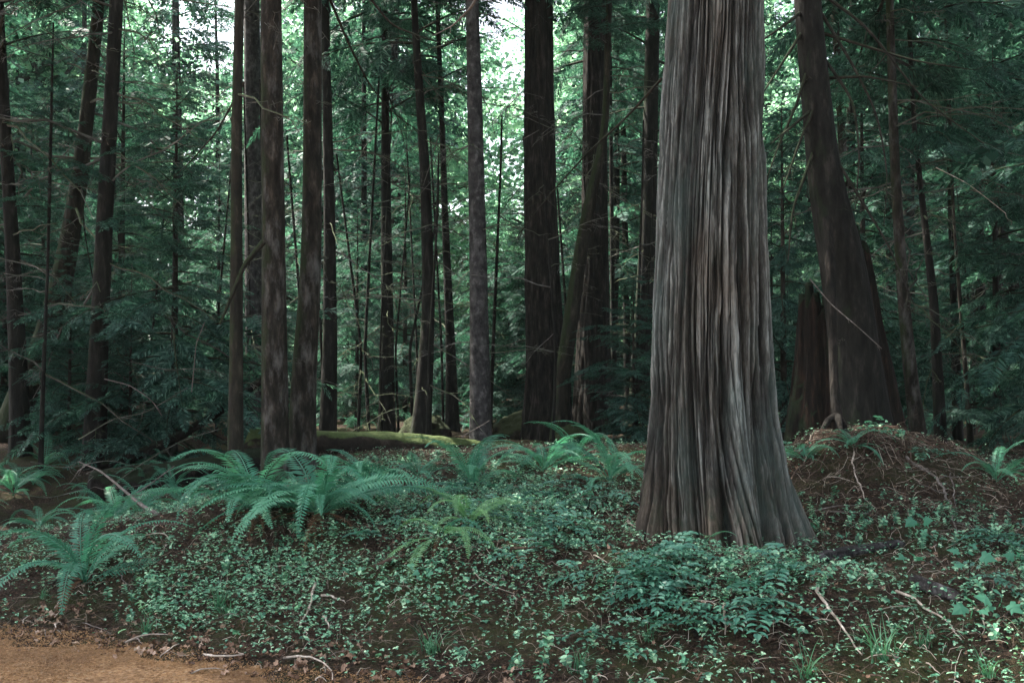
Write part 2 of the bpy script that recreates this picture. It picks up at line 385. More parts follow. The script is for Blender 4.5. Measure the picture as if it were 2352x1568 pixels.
def crown_mesh(name, H, Rr, nb, lib, m, zpow=1., low=.6, ws=1.):
    """crown from z=0 to H, radius Rr near the base tapering upward"""
    mb = MB(); ang = rng.uniform(0, 6)
    Ms = [[] for _ in lib]; Ts = [[] for _ in lib]
    for k in range(nb):
        f = ((k+rng.random())/nb)**zpow; z = H*f
        ang += 2.4+rng.uniform(-.5, .5)
        prof = (low+(1-low)*min(1, f*4))*(1-f)**.75+.06
        L = Rr*prof*rng.uniform(.4, 1.35)
        rise = rng.uniform(-.45, .45)+.3*f
        d = np.array([cos(ang), sin(ang), rise])
        q = rng.integers(0, len(lib)); Mx = frames(d[None], np.array([[0, 0, 1.]]))[0]*L
        Ms[q].append(Mx); Ts[q].append([0, 0, z])
        ax = lib[q][0]@Mx.T+[0, 0, z]
        mb.add(*tube(ax, np.linspace(.009*L+.004*ws, .0015*ws, len(ax)), 4), 1)
    for q in range(len(lib)):
        if Ts[q]: mb.add(*scatter(lib[q][1], lib[q][2], np.array(Ms[q]), np.array(Ts[q])), 0)
    return mb.mesh(name, [m, M_TWIG])
CROWN_N = [crown_mesh('crown', 12, rng.uniform(2.1, 2.9), 70, BOUGH, M_NEEDLE) for _ in range(4)]     # crown, high
CROWN_Y = [crown_mesh('crown', 1.0, .32, 90, BOUGH, M_NEEDLE, 1., .8, .2) for _ in range(4)]               # young tree, unit height
def leafy(name, H, Rr, nc, nl, ls, m, spread=.035):
    c = rng.normal(0, 1, (nc, 3)); c = norm(c)*rng.uniform(.25, 1, (nc, 1))**.6; c = c*[Rr, Rr, H*.5]+[0, 0, H*.5]
    P = np.repeat(c, nl, 0)+rng.normal(0, spread*H, (nc*nl, 3))*[1, 1, .45]; n = len(P)
    D = rng.normal(0, 1, (n, 3)); D[:, 2] = D[:, 2]*.5-.3; U = rng.normal(0, .7, (n, 3))+[0, 0, .8]
    q = np.array([(0, 0, 0), (.42, .45, 0), (0, 1, -.1), (-.42, .45, 0)]); M = frames(D, U)*(rng.uniform(.6, 1.3, n)*ls)[:, None, None]
    mb = MB().add(*scatter(q, np.array([(0, 1, 2, 3)]), M, P), 0)
    k = rng.permutation(nc)[:26]; A = np.zeros((26, 3)); A[:, 2] = np.clip(c[k, 2]-.12*H, 0, None); mb.add(*twigs(A, c[k], np.full(26, .006*H), None, 4, 6, .04), 1)
    return mb.mesh(name, [m, M_TWIG])
CROWN_F = [leafy('crown', 1.0, .26, 110, 150, .012, M_FAR, .032) for _ in range(3)]                 # far, unit height
CROWN_M = [crown_mesh('crown', 1.0, .16, 90, BOUGHF, M_NEEDLE, .9, .7, .07) for _ in range(3)]

def dead_branch(L=1., n=7, droop=.25):
    mb = MB(); t = np.linspace(0, 1, 8)
    P = np.stack([rng.uniform(-.15, .15)*t*t, t, rng.uniform(-.1, .2)*t-droop*t*t], -1)*L
    P[1:-1] += rng.normal(0, .012, (6, 3))*L
    mb.add(*tube(P, np.linspace(.0075, .0018, 8)*L**.5, 5))
    A, B = [], []
    for k in range(n):
        q = rng.uniform(.2, .95); p = np.array([np.interp(q, t, P[:, c]) for c in range(3)])
        s = rng.choice([-1, 1]); l = L*(1-q*.7)*rng.uniform(.2, .5)
        e = p+np.array([s*l*.75, l*.6, rng.uniform(-.5, .12)*l]); A.append(p); B.append(e)
        for _ in range(3):
            q2 = rng.uniform(.25, .9); p2 = p+(e-p)*q2; A.append(p2)
            B.append(p2+np.array([rng.uniform(-.2, .5)*s, rng.uniform(-.1, .4), rng.uniform(-.4, .1)])*l*.55)
    mb.add(*twigs(A, B, np.full(len(A), .0028*L**.5), None, 3, 5, .06))
    return mb.mesh('dead_branch', M_DEADTW)
DEAD = [dead_branch(1, rng.integers(4, 9), rng.uniform(0, .5)) for _ in range(8)]
BOUGH_ME = []
for ax, V, F in BOUGH:
    mb = MB().add(V, F, 0); mb.add(*tube(ax, np.linspace(.012, .003, len(ax)), 4), 1); BOUGH_ME.append(mb.mesh('bough', [M_NEEDLE, M_TWIG]))

# ------------------------------------------------------------------ traced trees
def trunk_mesh(P, r, na, m, rough=.0, freq=5., vs=.5, flare=0., seed=0, nv=60, fur=0.):
    """P: polyline (local), r radii; resampled smooth trunk with surface relief"""
    P = np.asarray(P, float); r = np.asarray(r, float)
    L = np.concatenate([[0], np.cumsum(np.linalg.norm(np.diff(P, axis=0), axis=1))])
    s = np.linspace(0, 1, nv)**1.6*L[-1]
    # smooth by averaging the linear interpolation
    def sm(a):
        y = np.interp(s, L, a)
        for _ in range(max(2, nv//14)): y[1:-1] = .25*y[:-2]+.5*y[1:-1]+.25*y[2:]
        return y
    C = np.stack([sm(P[:, k]) for k in range(3)], -1); rr = sm(r)
    a = np.arange(na)/na*2*pi; A, Z = np.meshgrid(a, s)
    h = fbm(np.cos(A)*freq+seed, np.sin(A)*freq, Z*vs/rr.mean()*.3, seed, 3)-.5
    rad = rr[:, None]*(1+rough*h*2)
    if fur:
        wz = .5*fbm(np.cos(A)*2, np.sin(A)*2, Z*1.1, seed+5)
        n_ = vn((np.cos(A+wz))*fur, (np.sin(A+wz))*fur, Z*1.6, seed+9); rad = rad-rr[:, None]*.13*(1-np.abs(2*n_-1))**3
    if flare: rad = rad*(1+flare*np.exp(-Z/.35)*(1+.5*np.cos(A*4+seed)+.25*np.cos(A*7+seed*2)))
    V = np.stack([C[:, None, 0]+rad*np.cos(A), C[:, None, 1]+rad*np.sin(A), np.broadcast_to(C[:, None, 2], A.shape)], -1)
    i = np.arange(nv-1)[:, None]*na; j = np.arange(na)[None]; j2 = (j+1) % na
    F = np.stack([i+j, i+j2, i+na+j2, i+na+j], -1).reshape(-1, 4)
    return MB().add(V, F).mesh('trunk', m, True)

def traced(label, d, pts, m, H=20, crown=(7, 1.), dead=(0, 2, 6), na=32, rough=.05, fur=0, name='conifer_tree', flare=.25, deadL=(.8, 2.), stubs=4, boughs=0, group=None, cz=1., freq=4):
    """pts: (v, u, w) from top of frame downward in photo pixels; real trunk at depth d"""
    pts = sorted(pts, key=lambda a: -a[0])
    W = [at(u, v, d) for v, u, w_ in pts]; rad = [w_/2/F_PX*d for v, u, w_ in pts]
    gz = float(ground(W[0][0], d))
    base = W[0].copy()
    if base[2] < gz+.1: base[2] = gz
    P = []; r = []
    if W[0][2] > gz+.1:
        b0 = W[0].copy(); sl = (W[0]-W[1])/max(.1, W[1][2]-W[0][2]); b0 = W[0]+sl*(W[0][2]-gz)*.6; b0[2] = gz-.25
        P.append(b0); r.append(rad[0]*1.08)
    else:
        b0 = W[0].copy(); b0[2] = gz-.25; P.append(b0); r.append(rad[0])
        keep = [k for k in range(len(W)) if W[k][2] > gz+.1]; W = [W[k] for k in keep]; rad = [rad[k] for k in keep]
    P += W; r += rad
    org = np.array([P[0][0], P[0][1]-0, gz])
    top = P[-1]; dirn = (P[-1]-P[-2]); dirn = dirn/dirn[2]; dirn[:2] *= .35
    n = 4
    for k in range(1, n+1):
        z = (H-top[2])*k/n
        if z <= 0: break
        P.append(top+dirn*z); r.append(rad[-1]*(1-.93*k/n)+.01)
    P = np.array(P)-org
    t = thing(name, label, 'tree', org, 0, group)
    link('trunk', trunk_mesh(P, r, na, m, rough, freq=freq, flare=flare, seed=int(pts[0][1]) % 97, nv=90 if na > 20 else 40, fur=fur), t)
    def axp(z): return np.array([np.interp(z, P[:, 2], P[:, k]) for k in (0, 1)]+[z])
    if crown:
        z0, k = crown; hc = (H-z0)
        link('crown', random.choice(CROWN_N), t, axp(z0), (0, 0, random.uniform(0, 6)), (k*cz, k*cz, hc/12))
    nd, a, b_ = dead
    for q in range(nd):
        z = random.uniform(a, b_); L = random.uniform(*deadL)
        link('dead_branch', random.choice(DEAD), t, axp(z), (random.uniform(-.5, .35), random.uniform(-.2, .2), random.uniform(0, 2*pi)), L)
    for q in range(stubs):
        z = random.uniform(.6, 6); link('dead_branch', random.choice(DEAD), t, axp(z), (random.uniform(-.5, .2), 0, random.uniform(0, 2*pi)), random.uniform(.12, .45))
    for q in range(boughs):
        z = random.uniform(b_-1.5, b_+2.5); L = random.uniform(1.2, 2.4)
        link('bough', random.choice(BOUGH_ME), t, axp(z), (random.uniform(-.4, .1), 0, random.uniform(0, 2*pi)), L)
    return t, axp, org

traced('slim green mossy trunk in front of the fallen log, left of the two brown trunks', 10, [(0, 550, 21), (300, 543, 24), (700, 543, 29), (900, 542, 32), (1100, 540, 37)], M_BARKM, 17, (8.5, .6), (4, 4, 7), rough=.07)
traced('straight brown trunk rising behind the big fern, left one of the close pair', 11, [(0, 622, 48), (500, 628, 52), (800, 630, 58), (1100, 634, 66)], M_BARK, 24, (8.6, 1.25), (6, 4.2, 8), na=48, rough=.03, deadL=(.5, 1.6))
traced('brown trunk with a bend near its foot, right one of the close pair', 11.4, [(0, 718, 41), (400, 718, 43), (650, 713, 48), (800, 702, 54), (950, 694, 60), (1100, 698, 64)], M_BARK, 24, (8.6, 1.25), (6, 4, 8), na=48, rough=.03, deadL=(.5, 1.6))
traced('thin dark trunk half hidden behind the bent brown trunk', 15, [(0, 746, 18), (500, 757, 26), (800, 758, 34), (1000, 752, 40)], M_BARKD, 20, (8, .9), (10, 2, 7))
traced('pale grey trunk far back, seen between the mossy slim trunk and the brown pair', 18, [(0, 578, 36), (400, 582, 40), (1000, 588, 48)], M_BARKP, 24, (9, 1), (5, 3, 8), rough=.03)
traced('dark trunk standing left of centre behind the mossy log, wrapped in low boughs', 17, [(100, 884, 14), (400, 886, 22), (700, 889, 28), (1000, 888, 42)], M_BARKD, 16, (5.2, .8), (22, 1.5, 6))
traced('dark trunk with swollen foot behind the middle of the mossy log', 15, [(0, 950, 15), (150, 959, 18), (400, 977, 24), (700, 985, 29), (850, 977, 36), (1000, 963, 50)], M_BARKD, 18, (6, .9), (18, 1.5, 6))
traced('thin dark trunk just left of the scaly pale trunk', 17, [(0, 1004, 10), (300, 1016, 13), (500, 1022, 16), (800, 1035, 22), (1000, 1040, 34)], M_BARKD, 17, (6, .8), (16, 1.5, 6))
traced('pale scaly trunk beside the bright gap of sky', 14, [(0, 1084, 30), (300, 1092, 36), (700, 1100, 42), (1000, 1104, 50)], M_BARKP, 20, (7.4, .65), (16, 1, 6.5), na=40, rough=.05, flare=.1, deadL=(.5, 1.5))
traced('thick trunk of deeply furrowed dark bark right of the bright gap of sky', 15, [(0, 1237, 66), (400, 1240, 76), (650, 1246, 84), (850, 1254, 96), (1000, 1258, 120)], M_BARKF, 26, (7.5, .9), (6, 4, 8), na=96, rough=.03, fur=8, flare=.35, boughs=3, freq=4)
traced('curved mossy trunk leaning between the furrowed trunk and the broad dark trunk', 14, [(250, 1392, 16), (330, 1385, 20), (430, 1362, 26), (550, 1338, 30), (700, 1316, 34), (850, 1294, 36), (1010, 1280, 42)], M_BARKM, 9, (5.6, .45), (4, 3, 5.5), rough=.08)
traced('broad dark trunk behind the curved mossy trunk', 17, [(0, 1366, 52), (500, 1366, 62), (800, 1362, 78), (1000, 1370, 120)], M_BARKF, 26, (7, 1), (10, 3, 7), na=96, rough=.03, fur=7, boughs=4)
traced('dark trunk mostly hidden behind the left side of the great cedar', 19, [(0, 1500, 32), (500, 1490, 36), (1000, 1462, 46)], M_BARKD, 22, (7, 1), (8, 2, 7), boughs=3)
traced('thin trunk in the gap left of the great cedar', 23, [(100, 1428, 11), (900, 1442, 17)], M_BARKD, 16, (7, .7), (10, 1.5, 7))
traced('very thin sapling trunk right of the broad dark trunk', 20, [(200, 1402, 8), (950, 1410, 12)], M_BARKD, 12, (6, .5), (8, 1.5, 6), na=10)
traced('thin trunk with short stubs just right of the leaning trunk', 17, [(0, 1916, 15), (500, 1944, 20), (800, 1965, 26)], M_BARK, 18, (7, .9), (18, 2, 7), boughs=2)
traced('slim grey trunk that curves outward low down, right of the stump mound', 12, [(0, 2043, 17), (400, 2056, 22), (700, 2076, 27), (900, 2096, 32), (1010, 2112, 38)], M_BARK, 18, (5.5, .8), (18, 1, 6), boughs=4)
traced('dark bare trunk right of the slim grey trunk', 13, [(300, 2100, 10), (700, 2146, 20), (1080, 2164, 30)], M_BARKD, 12, (4, .6), (12, 1.2, 4), boughs=3)
traced('leftmost of two thin dark trunks near the right edge', 15, [(300, 2180, 12), (700, 2192, 18), (1080, 2202, 24)], M_BARKD, 12, (4.5, .6), (12, 1, 5), boughs=3)
traced('thin brown sapling trunk near the right edge', 13.5, [(500, 2190, 6), (800, 2214, 10), (1080, 2234, 14)], M_BARK, 7, (3.6, .35), (5, 1, 4), na=10)
traced('thin trunk leaning right with pale sky behind it at upper right', 19, [(0, 2212, 13), (200, 2236, 17), (400, 2275, 19), (560, 2308, 22), (950, 2390, 28)], M_BARKD, 15, (6, .9), (10, 2, 7), boughs=3)
traced('dark trunk at the left edge of the wood', 13.5, [(0, -4, 20), (300, 12, 26), (600, 30, 32), (850, 42, 40), (1080, 48, 46)], M_BARKD, 18, (5.5, 1), (20, 1.8, 7), boughs=3, deadL=(1., 2.8))
traced('stout mossy trunk leaning steeply to the left, its foot outside the picture', 15, [(0, 228, 26), (200, 207, 30), (400, 184, 36), (600, 152, 46), (750, 116, 56), (880, 62, 62), (1000, 0, 74)], M_BARKM, 17, (6.5, .8), (22, 2.5, 7.5), rough=.1, deadL=(1.2, 3.2))
traced('dark scaly trunk right of the leaning mossy trunk', 13, [(0, 268, 30), (200, 257, 32), (500, 241, 36), (800, 226, 42), (1060, 214, 56)], M_BARKD, 20, (6.6, .8), (24, 2, 7.5), deadL=(1., 3.))
traced('thin sapling trunk between the two leftmost trunks', 12.5, [(600, 110, 6), (900, 98, 10), (1090, 92, 12)], M_BARKD, 6, (3.2, .3), (8, .8, 3.4), na=10)

for k in range(30):
    d = random.uniform(13.2, 19); u = random.choice([random.uniform(60, 1050), random.uniform(60, 1050), random.uniform(1100, 1480), random.uniform(2000, 2400)]); w_ = random.uniform(5, 11); ln = random.uniform(-50, 50)
    traced('thin bare dead sapling in the shaded thicket behind the log', d, [(random.uniform(150, 560), u+ln, w_*.5), (800, u+random.uniform(-12, 12), w_*.8), (1000, u, w_)], M_BARKD, random.uniform(3.5, 6), None, (9, .5, 4.5), na=8, rough=.02, name='bare_sapling', flare=0, deadL=(.5, 1.5), group='bare saplings behind the log')
# ---- the great cedar
def cedar():
    d = 7.35
    prof = [(-900, 1655, 185), (-400, 1648, 200), (0, 1643, 214), (250, 1634, 236), (500, 1630, 250), (800, 1627, 276), (950, 1629, 292), (1060, 1632, 318), (1150, 1637, 350), (1230, 1643, 392), (1300, 1648, 440)]
    W = np.array([at(u, v, d) for v, u, w_ in prof]); rr = np.array([w_/2/F_PX*d for *_, w_ in prof])
    o = np.argsort(W[:, 2]); W = W[o]; rr = rr[o]
    gz = float(ground(W[0][0], d)); org = np.array([W[0][0], d, gz-.02])
    W = W-org
    z = np.concatenate([np.linspace(-.25, 6.4, 700), np.linspace(6.6, 30, 40)])
    W = np.vstack([W, [W[-1][0]-.1, 0, 30]]); rr = np.append(rr, .08)
    cx = np.interp(z, W[:, 2], W[:, 0]); r0 = np.interp(z, W[:, 2], rr)
    for _ in range(25): r0[1:680] = .25*r0[:679]+.5*r0[1:680]+.25*r0[2:681]; cx[1:680] = .25*cx[:679]+.5*cx[1:680]+.25*cx[2:681]
    na = 960; a = np.arange(na)/na*2*pi; A, Z = np.meshgrid(a, z)
    # lobes and folds; the side towards the camera is a = -pi/2
    def g_(c, wd): return np.exp(-((np.angle(np.exp(1j*(A-c))))/wd)**2)
    lowk = np.exp(-np.maximum(Z, 0)/.9)
    wv = .10*np.sin(Z*1.1+.5)
    Zp = np.maximum(Z, 0)
    lob = -.34*g_(-pi/2-.03+.05*np.sin(Z*1.7), .15)*np.exp(-(Zp/1.5)**2)-.07*g_(-pi/2+.02+.03*np.sin(Z*1.3), .10)*np.exp(-(Zp/3.5)**2)-.20*g_(-pi/2-.48+.03*np.sin(Z*5), .10)*np.exp(-(Zp/.9)**2)+.10*g_(-pi/2-.25, .13)*np.exp(-(Zp/.7)**2)+.08*g_(-pi/2+.35, .2)*np.exp(-(Zp/.8)**2)-.14*g_(-pi/2+.75, .10)*np.exp(-(Zp/.8)**2)
    lob += -.06*g_(-pi/2+.55+wv, .22)*sst(3.8, 1.2, Z) - .07*g_(-pi/2-.75-wv, .16)*lowk - .05*g_(-pi/2-.35+wv, .13)*np.exp(-((Z-1.6)/1.4)**2)
    lob += -.04*g_(-pi/2+.95-wv, .15) + .05*g_(-pi/2+.25, .2)*lowk
    lob += lowk*(.15*np.cos(A*5+1.2)+.06*np.cos(A*9+.6)+.16*(fbm(np.cos(A)*3.2, np.sin(A)*3.2, Z*1.5, 52)-.5)) + .02*np.cos(A*3+Z*.4)
    lob -= .07*lowk
    wz = .34*(fbm(np.cos(A)*2.0, np.sin(A)*2.0, Z*.55, 40, 2)-.5)+.045*(fbm(np.cos(A)*8, np.sin(A)*8, Z*3.2, 44)-.5)
    B = A+wz
    n1 = vn(np.cos(B)*15, np.sin(B)*15, Z*.5, 41); n2 = vn(np.cos(B)*34, np.sin(B)*34, Z*1.3, 42); n3 = vn(np.cos(B)*46, np.sin(B)*46, Z*5, 43); n4 = vn(np.cos(B)*30, np.sin(B)*30, Z*14, 47)
    r1 = np.clip(np.abs(2*n1-1)*3.0, 0, 1)**1.4; r2 = np.clip(np.abs(2*n2-1)*2.6, 0, 1)**1.4; n5 = vn(np.cos(B)*62, np.sin(B)*62, Z*3.5, 49); pl = vn(np.cos(B)*25+.5, np.sin(B)*25, Z*.9, 50)
    brk = fbm(np.cos(B)*20, np.sin(B)*17, Z*2.8, 46, 2)
    ridge = .30*r1+.34*r2*(.4+.6*r1)+.14*n3+.10*n4+.16*n5+.30*(pl-.35)-.18*sst(.42, .36, brk)
    rad = r0[:, None]*(1+lob)+(.050*(.50*r1+.45*r2*(.3+.7*r1)+.10*n3+.08*n4+.14*n5+.30*pl-.2*sst(.42, .36, brk))-.062)*(.75+.5*fbm(np.cos(A)*3, np.sin(A)*3, Z*.7, 48))
    V = np.stack([cx[:, None]+rad*np.cos(A), rad*np.sin(A), Z], -1)
    i = np.arange(len(z)-1)[:, None]*na; j = np.arange(na)[None]; j2 = (j+1) % na
    F = np.stack([i+j, i+j2, i+na+j2, i+na+j], -1).reshape(-1, 4)
    t = thing('cedar_tree', 'great cedar with a broad grey trunk of stringy ridged bark in the foreground', 'tree', org)
    link('trunk', MB().add(V, F).mesh('trunk', M_CEDAR, True, np.clip(ridge.ravel(), 0, 1)), t)
    link('crown', CROWN_N[0], t, (cx[-1]*.5, 0, 9), (0, 0, 1), (1.5, 1.5, 1.6))
    return t
cedar()

# ---- leaning tree astride the old stump
t, axp, org = traced('dark leaning trunk rooted over the old stump right of the great cedar', 10.4, [(-60, 1850, 58), (150, 1868, 64), (300, 1882, 68), (430, 1897, 78), (560, 1928, 100), (700, 1950, 108), (850, 1968, 112), (1010, 1985, 135)], M_BARKD, 20, (7.5, 1.), (0, 2, 6), na=64, rough=.08, flare=.15, freq=5)
rt = [at(1900, 500, 10.1), at(1908, 620, 9.95), at(1912, 750, 9.85), at(1916, 880, 9.75), at(1922, 955, 9.7)]
mb = MB(); mb.add(*tube(np.array(rt)-org, [.05, .05, .047, .045, .055], 10))
for (e, q) in (((1880, 1000), 9.45), ((1955, 1005), 9.45), ((1935, 1010), 9.3)):
    a = rt[-1]; b_ = at(*e, q); b_[2] = float(ground(b_[0], b_[1]))-.04
    mid = (a+b_)/2+[0, 0, .05]; mb.add(*tube(np.array([a+[0, 0, .05], a, mid, b_])-org, [.05, .045, .03, .015], 8))
link('root', mb.mesh('root', M_BARKF, True), t)
# long bare drooping limbs of the leaning tree (traced)
def limb(t, org, pts, d0, d1, r0, r1=.006, m=M_TWIG, nm='limb', tw=8):
    P = np.array([at(u, v, d0+(d1-d0)*k/(len(pts)-1)) for k, (u, v) in enumerate(pts)])
    L = np.concatenate([[0], np.cumsum(np.linalg.norm(np.diff(P, axis=0), axis=1))]); s = np.linspace(0, L[-1], 22)
    Q = np.stack([np.interp(s, L, P[:, k]) for k in range(3)], -1)
    for _ in range(3): Q[1:-1] = .25*Q[:-2]+.5*Q[1:-1]+.25*Q[2:]
    mb = MB().add(*tube(Q-org, np.linspace(r0, r1, 22), 6))
    if tw:
        k = rng.integers(5, 22, tw); A = Q[k]; l = L[-1]*rng.uniform(.06, .2, tw)
        D = norm(Q[np.minimum(k+1, 21)]-Q[k-1])*.7+rng.normal(0, .5, (tw, 3)); D[:, 2] -= .25
        mb.add(*twigs(A-org, A-org+norm(D)*l[:, None], np.full(tw, max(.004, r1*.9)), None, 3, 5, .08))
    return link(nm, mb.mesh(nm, m, True), t)
for a in ([(1850, 20), (1800, 60), (1740, 100)], [(1852, 60), (1800, 140), (1755, 210)], [(1870, 110), (1830, 240), (1790, 330), (1765, 400)],
          [(1880, 240), (1820, 290), (1770, 330)], [(1885, 300), (1850, 400), (1820, 480), (1810, 600)], [(1890, 200), (1835, 330), (1800, 430)]):
    limb(t, org, a, 10.4, 9.9, .022, .007)
for a in ([(1880, 20), (1960, 150), (2015, 260), (2040, 400), (2030, 520)], [(1885, 75), (2000, 110), (2100, 140), (2230, 160)],
          [(1890, 130), (1960, 230), (1975, 350), (1965, 480)], [(1905, 340), (1960, 430), (2040, 560), (2100, 700)],
          [(1880, -20), (1990, 60), (2120, 230), (2260, 330)], [(1895, 180), (1990, 175), (2110, 200)]):
    limb(t, org, a, 10.4, 9.8, .02, .005)
def stump():
    c = at(1938, 1000, 10.75); c[2] = float(ground(c[0], c[1]))-.15
    na, nv = 120, 70; a = np.arange(na)/na*2*pi
    top = 2.05+.45*(fbm(np.cos(a)*2, np.sin(a)*2, 0, 61)-.5)+.55*(vn(np.cos(a)*11, np.sin(a)*11, 0, 62)-.5)+.25*(vn(np.cos(a)*25, np.sin(a)*25, 0, 65)-.5)+.30*np.cos(a)
    A, q = np.meshgrid(a, np.linspace(0, 1, nv)); Z = q*top[None]
    r = .60*(1+.25*np.exp(-Z/.5))-.12*Z
    r = r*(1+.10*np.cos(A*5+1)+.06*np.cos(A*11+2*np.sin(Z)))+.06*(fbm(np.cos(A)*11, np.sin(A)*11, Z*.9, 63)-.5)*2-.03*(np.abs(vn(np.cos(A)*8, np.sin(A)*8, Z*.5, 66)-.5) < .06)
    V = np.stack([r*np.cos(A)-.04*Z, r*np.sin(A)*.8, Z], -1)
    V2 = V[::-1].copy(); V2[..., 0] *= .8; V2[..., 1] *= .8
    V = np.concatenate([V, V2[:30]])
    n2 = len(V); i = np.arange(n2-1)[:, None]*na; j = np.arange(na)[None]; j2 = (j+1) % na
    F = np.stack([i+j, i+j2, i+na+j2, i+na+j], -1).reshape(-1, 4)
    o = link('tree_stump', MB().add(V, F).mesh('tree_stump', M_STUMP, True), None, c)
    tag(o, 'old reddish brown fluted cedar stump under the leaning trunk', 'stump')
stump()

# ------------------------------------------------------------------ logs
def log(label, ends, r, m, name='fallen_log', seed=1, na=40, nv=70, lump=.2, sag=0.):
    A, B = np.array(ends[0]), np.array(ends[1]); t_ = np.linspace(0, 1, nv); D = norm(B-A)
    C = A+(B-A)*t_[:, None]; C[:, 2] += sag*np.sin(t_*pi); X = norm(np.cross(D, [0, 0, 1.])); Y = np.cross(X, D)
    a = np.arange(na)/na*2*pi; Aa, Tt = np.meshgrid(a, t_); L = np.linalg.norm(B-A)
    rad = (r[0]+(r[1]-r[0])*Tt)*(1+lump*2*(fbm(np.cos(Aa)*1.5+seed, np.sin(Aa)*1.5, Tt*L*1.6, seed)-.5))+.02*(fbm(np.cos(Aa)*6, np.sin(Aa)*6, Tt*L*9, seed+3)-.5)
    rad = rad*np.clip(np.minimum(Tt, 1-Tt)*L/.06, .02, 1)**.5
    V = C[:, None]+rad[..., None]*(X*np.cos(Aa)[..., None]+Y*np.sin(Aa)[..., None])
    i = np.arange(nv-1)[:, None]*na; j = np.arange(na)[None]; j2 = (j+1) % na
    F = np.stack([i+j, i+na+j, i+na+j2, i+j2], -1).reshape(-1, 4); c = (A+B)/2
    return tag(link(name, MB().add(V.reshape(-1, 3)-c, F).mesh(name, m, True), None, c), label, 'log')
log('mossy green fallen log lying behind the ferns in the centre', (at(560, 1026, 12.9), at(1250, 1046, 14.2)), (.235, .14), M_LOG, sag=.05)
log('huge dark rotting log sloping down to the left behind the slim mossy trunk', (at(690, 1052, 12.4), at(200, 1130, 11.6)), (.17, .24), M_LOGD, seed=4, lump=.3)
log('thin dead trunk leaning up across the shade on the left', (at(230, 1075, 12.5), at(620, 858, 13.5)), (.075, .045), M_LOGD, seed=8, na=16, sag=-.15, name='leaning_dead_trunk')
log('short broken dark log with pale lichen lying right of the great cedar', (gp(1880, 1290)+[0, 0, .03], gp(2080, 1262)+[0, 0, .04]), (.04, .022), M_LICH, seed=9, na=24, lump=.8)
log('dark rough log end lying at the right among broad leaved seedlings', (gp(2090, 1345)+[0, 0, .03], gp(2210, 1395)+[0, 0, .03]), (.035, .03), M_LICH, seed=10, na=24, lump=.8)

def hummock(label, u, v, d, rx, rz, m):
    c = at(u, v, d); c[2] = float(ground(c[0], c[1])); na, nv = 48, 20
    A, Q = np.meshgrid(np.arange(na)/na*2*pi, np.linspace(0, 1, nv)*pi/2)
    k = 1+.35*(fbm(np.cos(A)*2*np.cos(Q)+u, np.sin(A)*2*np.cos(Q), Q*2, 7)-.5)+.1*(vn(np.cos(A)*7*np.cos(Q), np.sin(A)*7*np.cos(Q), Q*6, 8)-.5)
    V = np.stack([rx*k*np.cos(A)*np.cos(Q), rx*.8*k*np.sin(A)*np.cos(Q), rz*k*np.sin(Q)-.05], -1)
    i = np.arange(nv-1)[:, None]*na; j = np.arange(na)[None]; j2 = (j+1) % na
    F = np.stack([i+j, i+j2, i+na+j2, i+na+j], -1).reshape(-1, 4)
    tag(link('mossy_hummock', MB().add(V, F).mesh('mossy_hummock', m, True), None, c), label, 'hummock')
hummock('low brown mossy hummock behind the log at the foot of the swollen dark trunk', 975, 1000, 15.5, .42, .42, M_HUM)
hummock('rounded mossy hummock at the foot of the furrowed trunk', 1205, 1000, 15.3, .5, .5, M_HUM)
hummock('small mossy hummock between the curved mossy trunk and the centre ferns', 1310, 1010, 13.8, .3, .32, M_HUM)

# ------------------------------------------------------------------ surrounding wood
def copy_tree(o):
    c = o.copy(); COL.objects.link(c)
    for ch in o.children:
        k = ch.copy(); COL.objects.link(k); k.parent = c
    return c
def young(label, u, d, H, wid=1., m=0, grp=None, rz=0, nm='young_conifer'):
    p = at(u, 850, d); p[2] = float(ground(p[0], d))-.05
    t = thing(nm, label, 'young tree', p, rz, grp)
    P = [(0, 0, -.1), (0.02*H, 0, H*.5), (0, 0, H)]
    link('trunk', YT, t, None, None, (H*1., H*1., H))
    link('crown', CROWN_Y[m % 4], t, (0, 0, .06*H), None, (H*wid, H*wid, H*.94))
    return t
YT = trunk_mesh([(0, 0, -.03), (0, 0, .5), (0, 0, 1)], [.011, .007, .001], 8, M_TWIG, 0, nv=8, flare=0)
young('dense young hemlock filling the shade left of the slim mossy trunk', 400, 13.5, 5.4, 1.15, 0, rz=.4)
young('young hemlock in the dark between the left trunks', 95, 19, 5.5, 1., 1)
young('young hemlock hugging the left picture edge', -60, 16.5, 4.4, .9, 2)
young('small young hemlock left of the dark trunk behind the log', 820, 18, 4.2, 1., 3)
young('feathery young conifer with pale tips at the right edge', 2420, 12.6, 5.2, 1.0, 1, rz=2)
young('tall young conifer added past the right picture edge to shade the mound', 2730, 9.6, 6.5, 1.1, 2, rz=2)  # added for the shade it throws on the mound
young('thick young hemlock added past the left picture edge to darken the hollow', -290, 10.6, 3.6, 1.1, 2, rz=1)  # stands outside the frame, added to deepen the hollow's shade
young('small dark hemlock behind the rotting log on the left', 300, 13.2, 2.6, 1.3, 3, rz=1)
young('dark hemlock bush left of the scaly trunk behind the rotting log', 160, 13.8, 3.0, 1.3, 1, rz=4)
young('dark young conifer between the slim grey trunk and the right edge', 2290, 14.5, 6.0, 1.1, 2)
young('young conifer behind the leaning trunk and its limbs', 1985, 15.5, 6.2, .9, 3, rz=1)
young('young conifer peeking out just right of the great cedar', 1800, 12.8, 4.6, .9, 0, rz=3)
young('low young hemlock at the foot of the broad dark trunk', 1455, 13.6, 2.5, 1.3, 1)
young('young hemlock behind the furrowed trunk', 1215, 18.5, 4.6, .9, 2)
